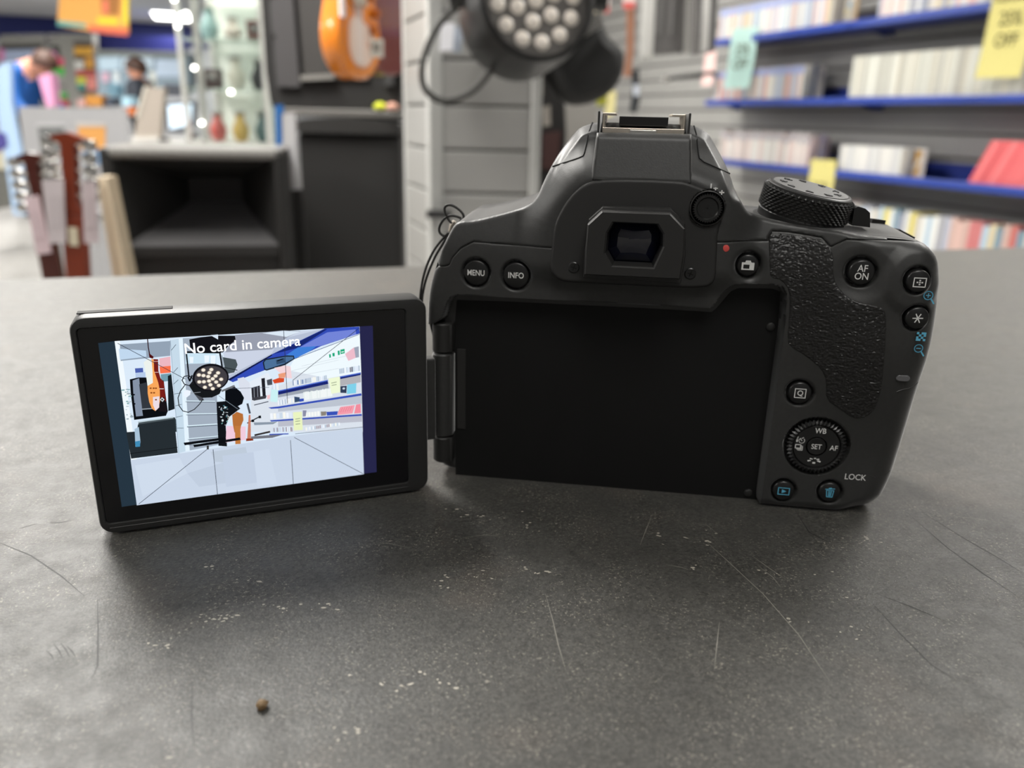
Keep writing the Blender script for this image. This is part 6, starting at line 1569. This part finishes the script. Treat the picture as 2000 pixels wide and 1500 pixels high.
# stock on the far floor stands
for P, Y, c_, nm, lb, cat in (([(-4.710,8.600,0.662),(-4.666,8.600,0.682),(-4.667,8.600,0.583),(-4.708,8.600,0.577)], 8.6, (.18, .20, .18), 'garment', 'narrow dark item hanging behind the blue jacket', 'item'),
        ([(-4.700,8.600,0.568),(-4.633,8.600,0.569),(-4.651,8.600,0.483),(-4.708,8.600,0.481)], 8.6, (.90, .38, .50), 'garment', 'pink red item hanging behind the blue jacket', 'item'),
        ([(-4.719,8.600,0.481),(-4.651,8.600,0.483),(-4.658,8.600,0.405),(-4.722,8.600,0.394)], 8.6, (.22, .80, .26), 'garment', 'bright green item just below the pink red one', 'item'),
        ([(-4.730,8.600,0.248),(-4.648,8.600,0.241),(-4.665,8.600,0.162),(-4.727,8.600,0.165)], 8.6, (.24, .76, .28), 'garment', 'bright green item above the grey display board', 'item'),
        ([(-4.712,8.600,0.166),(-4.639,8.600,0.162),(-4.655,8.600,0.093),(-4.717,8.600,0.096)], 8.6, (.88, .26, .34), 'garment', 'red item at top edge of the grey display board', 'item'),
        ([(-4.752,8.400,0.609),(-4.602,8.400,0.612),(-4.618,8.400,0.481),(-4.691,8.400,0.433),(-4.751,8.400,0.497)], 8.4, (.94, .62, .84), 'balloon_bunch', 'bright pink bundle above the head of the person in blue', 'item'),
        ([(-4.298,7.600,0.349),(-4.183,7.600,0.386),(-4.189,7.600,0.114),(-4.259,7.600,0.082)], 7.6, (.93, .66, .82), 'garment', 'long pink cloth hanging in front of the person in blue', 'cloth'),
        ([(-3.386,6.600,0.190),(-3.258,6.600,0.193),(-3.269,6.600,0.109),(-3.381,6.600,0.114)], 6.6, (.84, .58, .26), 'toy_box', 'orange box on top of the grey display board', 'box'),
        ([(-3.455,6.600,0.158),(-3.398,6.600,0.159),(-3.406,6.600,0.106),(-3.459,6.600,0.105)], 6.6, (.86, .68, .66), 'toy_box', 'pale pink box on top of the grey display board', 'box'),
        ([(-3.237,6.600,0.170),(-3.163,6.600,0.180),(-3.172,6.600,0.119),(-3.241,6.600,0.114)], 6.6, (.26, .30, .36), 'toy_box', 'dark blue box right of the orange one', 'box'),
        ([(-3.014,6.400,0.171),(-2.950,6.400,0.187),(-2.935,6.400,0.122),(-3.007,6.400,0.105)], 6.4, (.72, .88, .96), 'toy_box', 'pale blue box beside the beige till screen', 'box'),
        ([(-3.007,6.400,0.105),(-2.928,6.400,0.114),(-2.927,6.400,0.063),(-2.992,6.400,0.047)], 6.4, (.86, .48, .26), 'toy_box', 'orange red box beside the beige till screen', 'box'),
        ([(-3.285,6.800,0.297),(-3.222,6.800,0.276),(-3.234,6.800,0.190),(-3.315,6.800,0.196)], 6.8, (.48, .66, .76), 'toy_box', 'grey blue box in front of the bright shelving', 'box')):
    t_ = hang_box(nm, P, Y, .12, c_, lb, cat, .6)
    if nm == 'balloon_bunch':
        MB().tube([(.12, .06, .02), (.13, .06, FLOOR - t_.location.z)], .004, 6).build('string', m_peg, t_)
rl = empty('garment_stand', ([(-4.830,8.750,0.141)][0][0], 8.805, FLOOR)); tag(rl, 'thin grey garment stand behind the person in blue', 'stand')
MB().tube([(0, 0, 0), (0, 0, 1.75)], .018, 10).build('pole', m_spkg, rl)
MB().box((0, 0, .015), (.5, .4, .03), bev=.01).build('foot', m_spkg, rl)
for z_ in (1.72, 1.45, 1.25, 1.05): MB().bar((-.25, -.06, z_), (.15, -.06, z_), .02).build('cross_bar', m_spkg, rl)
# pale hanging curtain at the left edge
P = [(-3.365,5.500,0.336),(-3.274,5.500,0.369),(-3.311,5.500,0.120),(-3.300,5.500,-0.169),(-3.347,5.500,-0.605),(-3.424,5.500,-0.607),(-3.415,5.500,-0.204),(-3.416,5.500,0.054)]
hang_box('banner', P, 5.5, .03, (.64, .74, .86), 'pale blue wavy banner at the left picture edge', 'banner', .6, [('purple_patch', [(-3.437,5.500,-0.059),(-3.380,5.500,-0.080),(-3.379,5.500,-0.154),(-3.463,5.500,-0.205)], .01, (.28, .26, .52))])
P = [(-3.919,6.200,-0.245),(-3.819,6.200,-0.242),(-3.870,6.200,-0.620),(-3.995,6.200,-0.662)]
hang_box('stock_bin', P, 6.2, .3, (.40, .40, .38), 'grey bin of stock at the left picture edge', 'bin', .6, [('cream_goods', [(-3.913,6.200,-0.208),(-3.822,6.200,-0.213),(-3.839,6.200,-0.354),(-3.941,6.200,-0.364)], .02, (.76, .74, .66))])

# ------------------------------------------------------------------ people
def person(name, loc, yaw, joints, edges, radii, zones, label, mats, hair=None):
    t = empty(name, loc, yaw); tag(t, label, 'person')
    me_ = bpy.data.meshes.new('body'); me_.from_pydata(joints, edges, [])
    tmp = bpy.data.objects.new('tmp_body', me_); COL.objects.link(tmp)
    sm = tmp.modifiers.new('skin', 'SKIN'); tmp.modifiers.new('sub', 'SUBSURF').levels = 2
    for i, r_ in enumerate(radii):
        v = me_.skin_vertices[0].data[i]; v.radius = (r_, r_) if not isinstance(r_, tuple) else r_; v.use_root = (i == 0)
    dg = bpy.context.evaluated_depsgraph_get()
    out = bpy.data.meshes.new_from_object(tmp.evaluated_get(dg)); bpy.data.objects.remove(tmp)
    out.name = 'body'; out.materials.clear()
    o = link_mesh('body', out, mats, t, True)
    J = [Vector(j) for j in joints]
    for p_ in out.polygons:
        c_ = p_.center; k_ = min(range(len(J)), key=lambda i: (J[i] - c_).length)
        p_.material_index = zones[k_]
    if hair:
        (hc, hr, hm) = hair
        mb = MB(); n = 14
        pr = [(hr * math.sin(a), hr * math.cos(a)) for a in [R(4 + 100 * i / 8) for i in range(9)]]
        mb.lathe([(r_, z) for r_, z in pr][::-1], c=hc[0], rot=hc[1], n=n, capa=False); mb.build('hair', hm, t, smooth=True)
    return t
m_skin = mat('skin', lin((.80, .58, .48)), .5); m_hair = mat('hair_brown', lin((.28, .19, .15)), .6)
m_jack = mat('jacket_blue', lin((.07, .33, .62)), .6); m_trou = mat('trousers_dark', lin((.12, .13, .16)), .7); m_dkc = mat('jumper_dark', lin((.20, .22, .26)), .7)
# 0 pelvis 1 waist 2 chest 3 neck 4 head 5 crown, arms, legs ; bending forward to the right (+x)
jn = [(0, 0, .93), (.02, 0, 1.08), (.14, 0, 1.30), (.27, 0, 1.42), (.35, 0, 1.41), (.42, 0, 1.37),
      (.13, -.19, 1.32), (.20, -.25, 1.06), (.38, -.20, .92), (.46, -.18, .90), (.13, .19, 1.32), (.20, .25, 1.06), (.38, .20, .92), (.46, .18, .90),
      (0, -.11, .88), (.03, -.12, .48), (-.02, -.12, .08), (.10, -.13, .04), (0, .11, .88), (.05, .12, .48), (.0, .12, .08), (.12, .13, .04)]
ed = [(0, 1), (1, 2), (2, 3), (3, 4), (4, 5), (2, 6), (6, 7), (7, 8), (8, 9), (2, 10), (10, 11), (11, 12), (12, 13), (0, 14), (14, 15), (15, 16), (16, 17), (0, 18), (18, 19), (19, 20), (20, 21)]
rd_ = [.17, .17, .19, .075, .11, .085, .10, .075, .05, .04, .10, .075, .05, .04, .11, .075, .05, .045, .11, .075, .05, .045]
zn = [1, 0, 0, 2, 2, 2, 0, 0, 0, 2, 0, 0, 0, 2, 1, 1, 1, 1, 1, 1, 1, 1]
q = [(-4.769,8.000,-0.338)][0]
person('person', (q[0], 8.0, FLOOR), R(-12), jn, ed, rd_, zn, 'person in bright blue jacket bending forward at far left', [m_jack, m_trou, m_skin],
       hair=((Vector((.38, 0, 1.435)), Matrix.Rotation(R(20), 3, 'Y')), .115, m_hair))
jn2 = [(0, 0, .93), (0, 0, 1.08), (0, 0, 1.26), (-.01, 0, 1.39), (-.03, 0, 1.47), (-.03, 0, 1.55),
       (0, -.19, 1.30), (-.05, -.23, 1.05), (-.25, -.18, .98), (-.33, -.16, .98), (0, .19, 1.30), (-.05, .23, 1.05), (-.25, .18, .98), (-.33, .16, .98),
       (0, -.1, .88), (0, -.11, .48), (0, -.11, .08), (-.12, -.12, .04), (0, .1, .88), (0, .11, .48), (0, .11, .08), (-.12, .12, .04)]
q = [(-4.270,9.500,0.275)][0]
person('person', (q[0] + .03, 9.5, FLOOR - .02), R(10), jn2, ed, rd_, [1, 0, 0, 2, 2, 2] + zn[6:], 'person in dark jumper standing behind the beige till screen', [m_dkc, m_trou, m_skin],
       hair=((Vector((-.02, 0, 1.50)), Matrix.Rotation(R(15), 3, 'Y')), .118, m_hair))
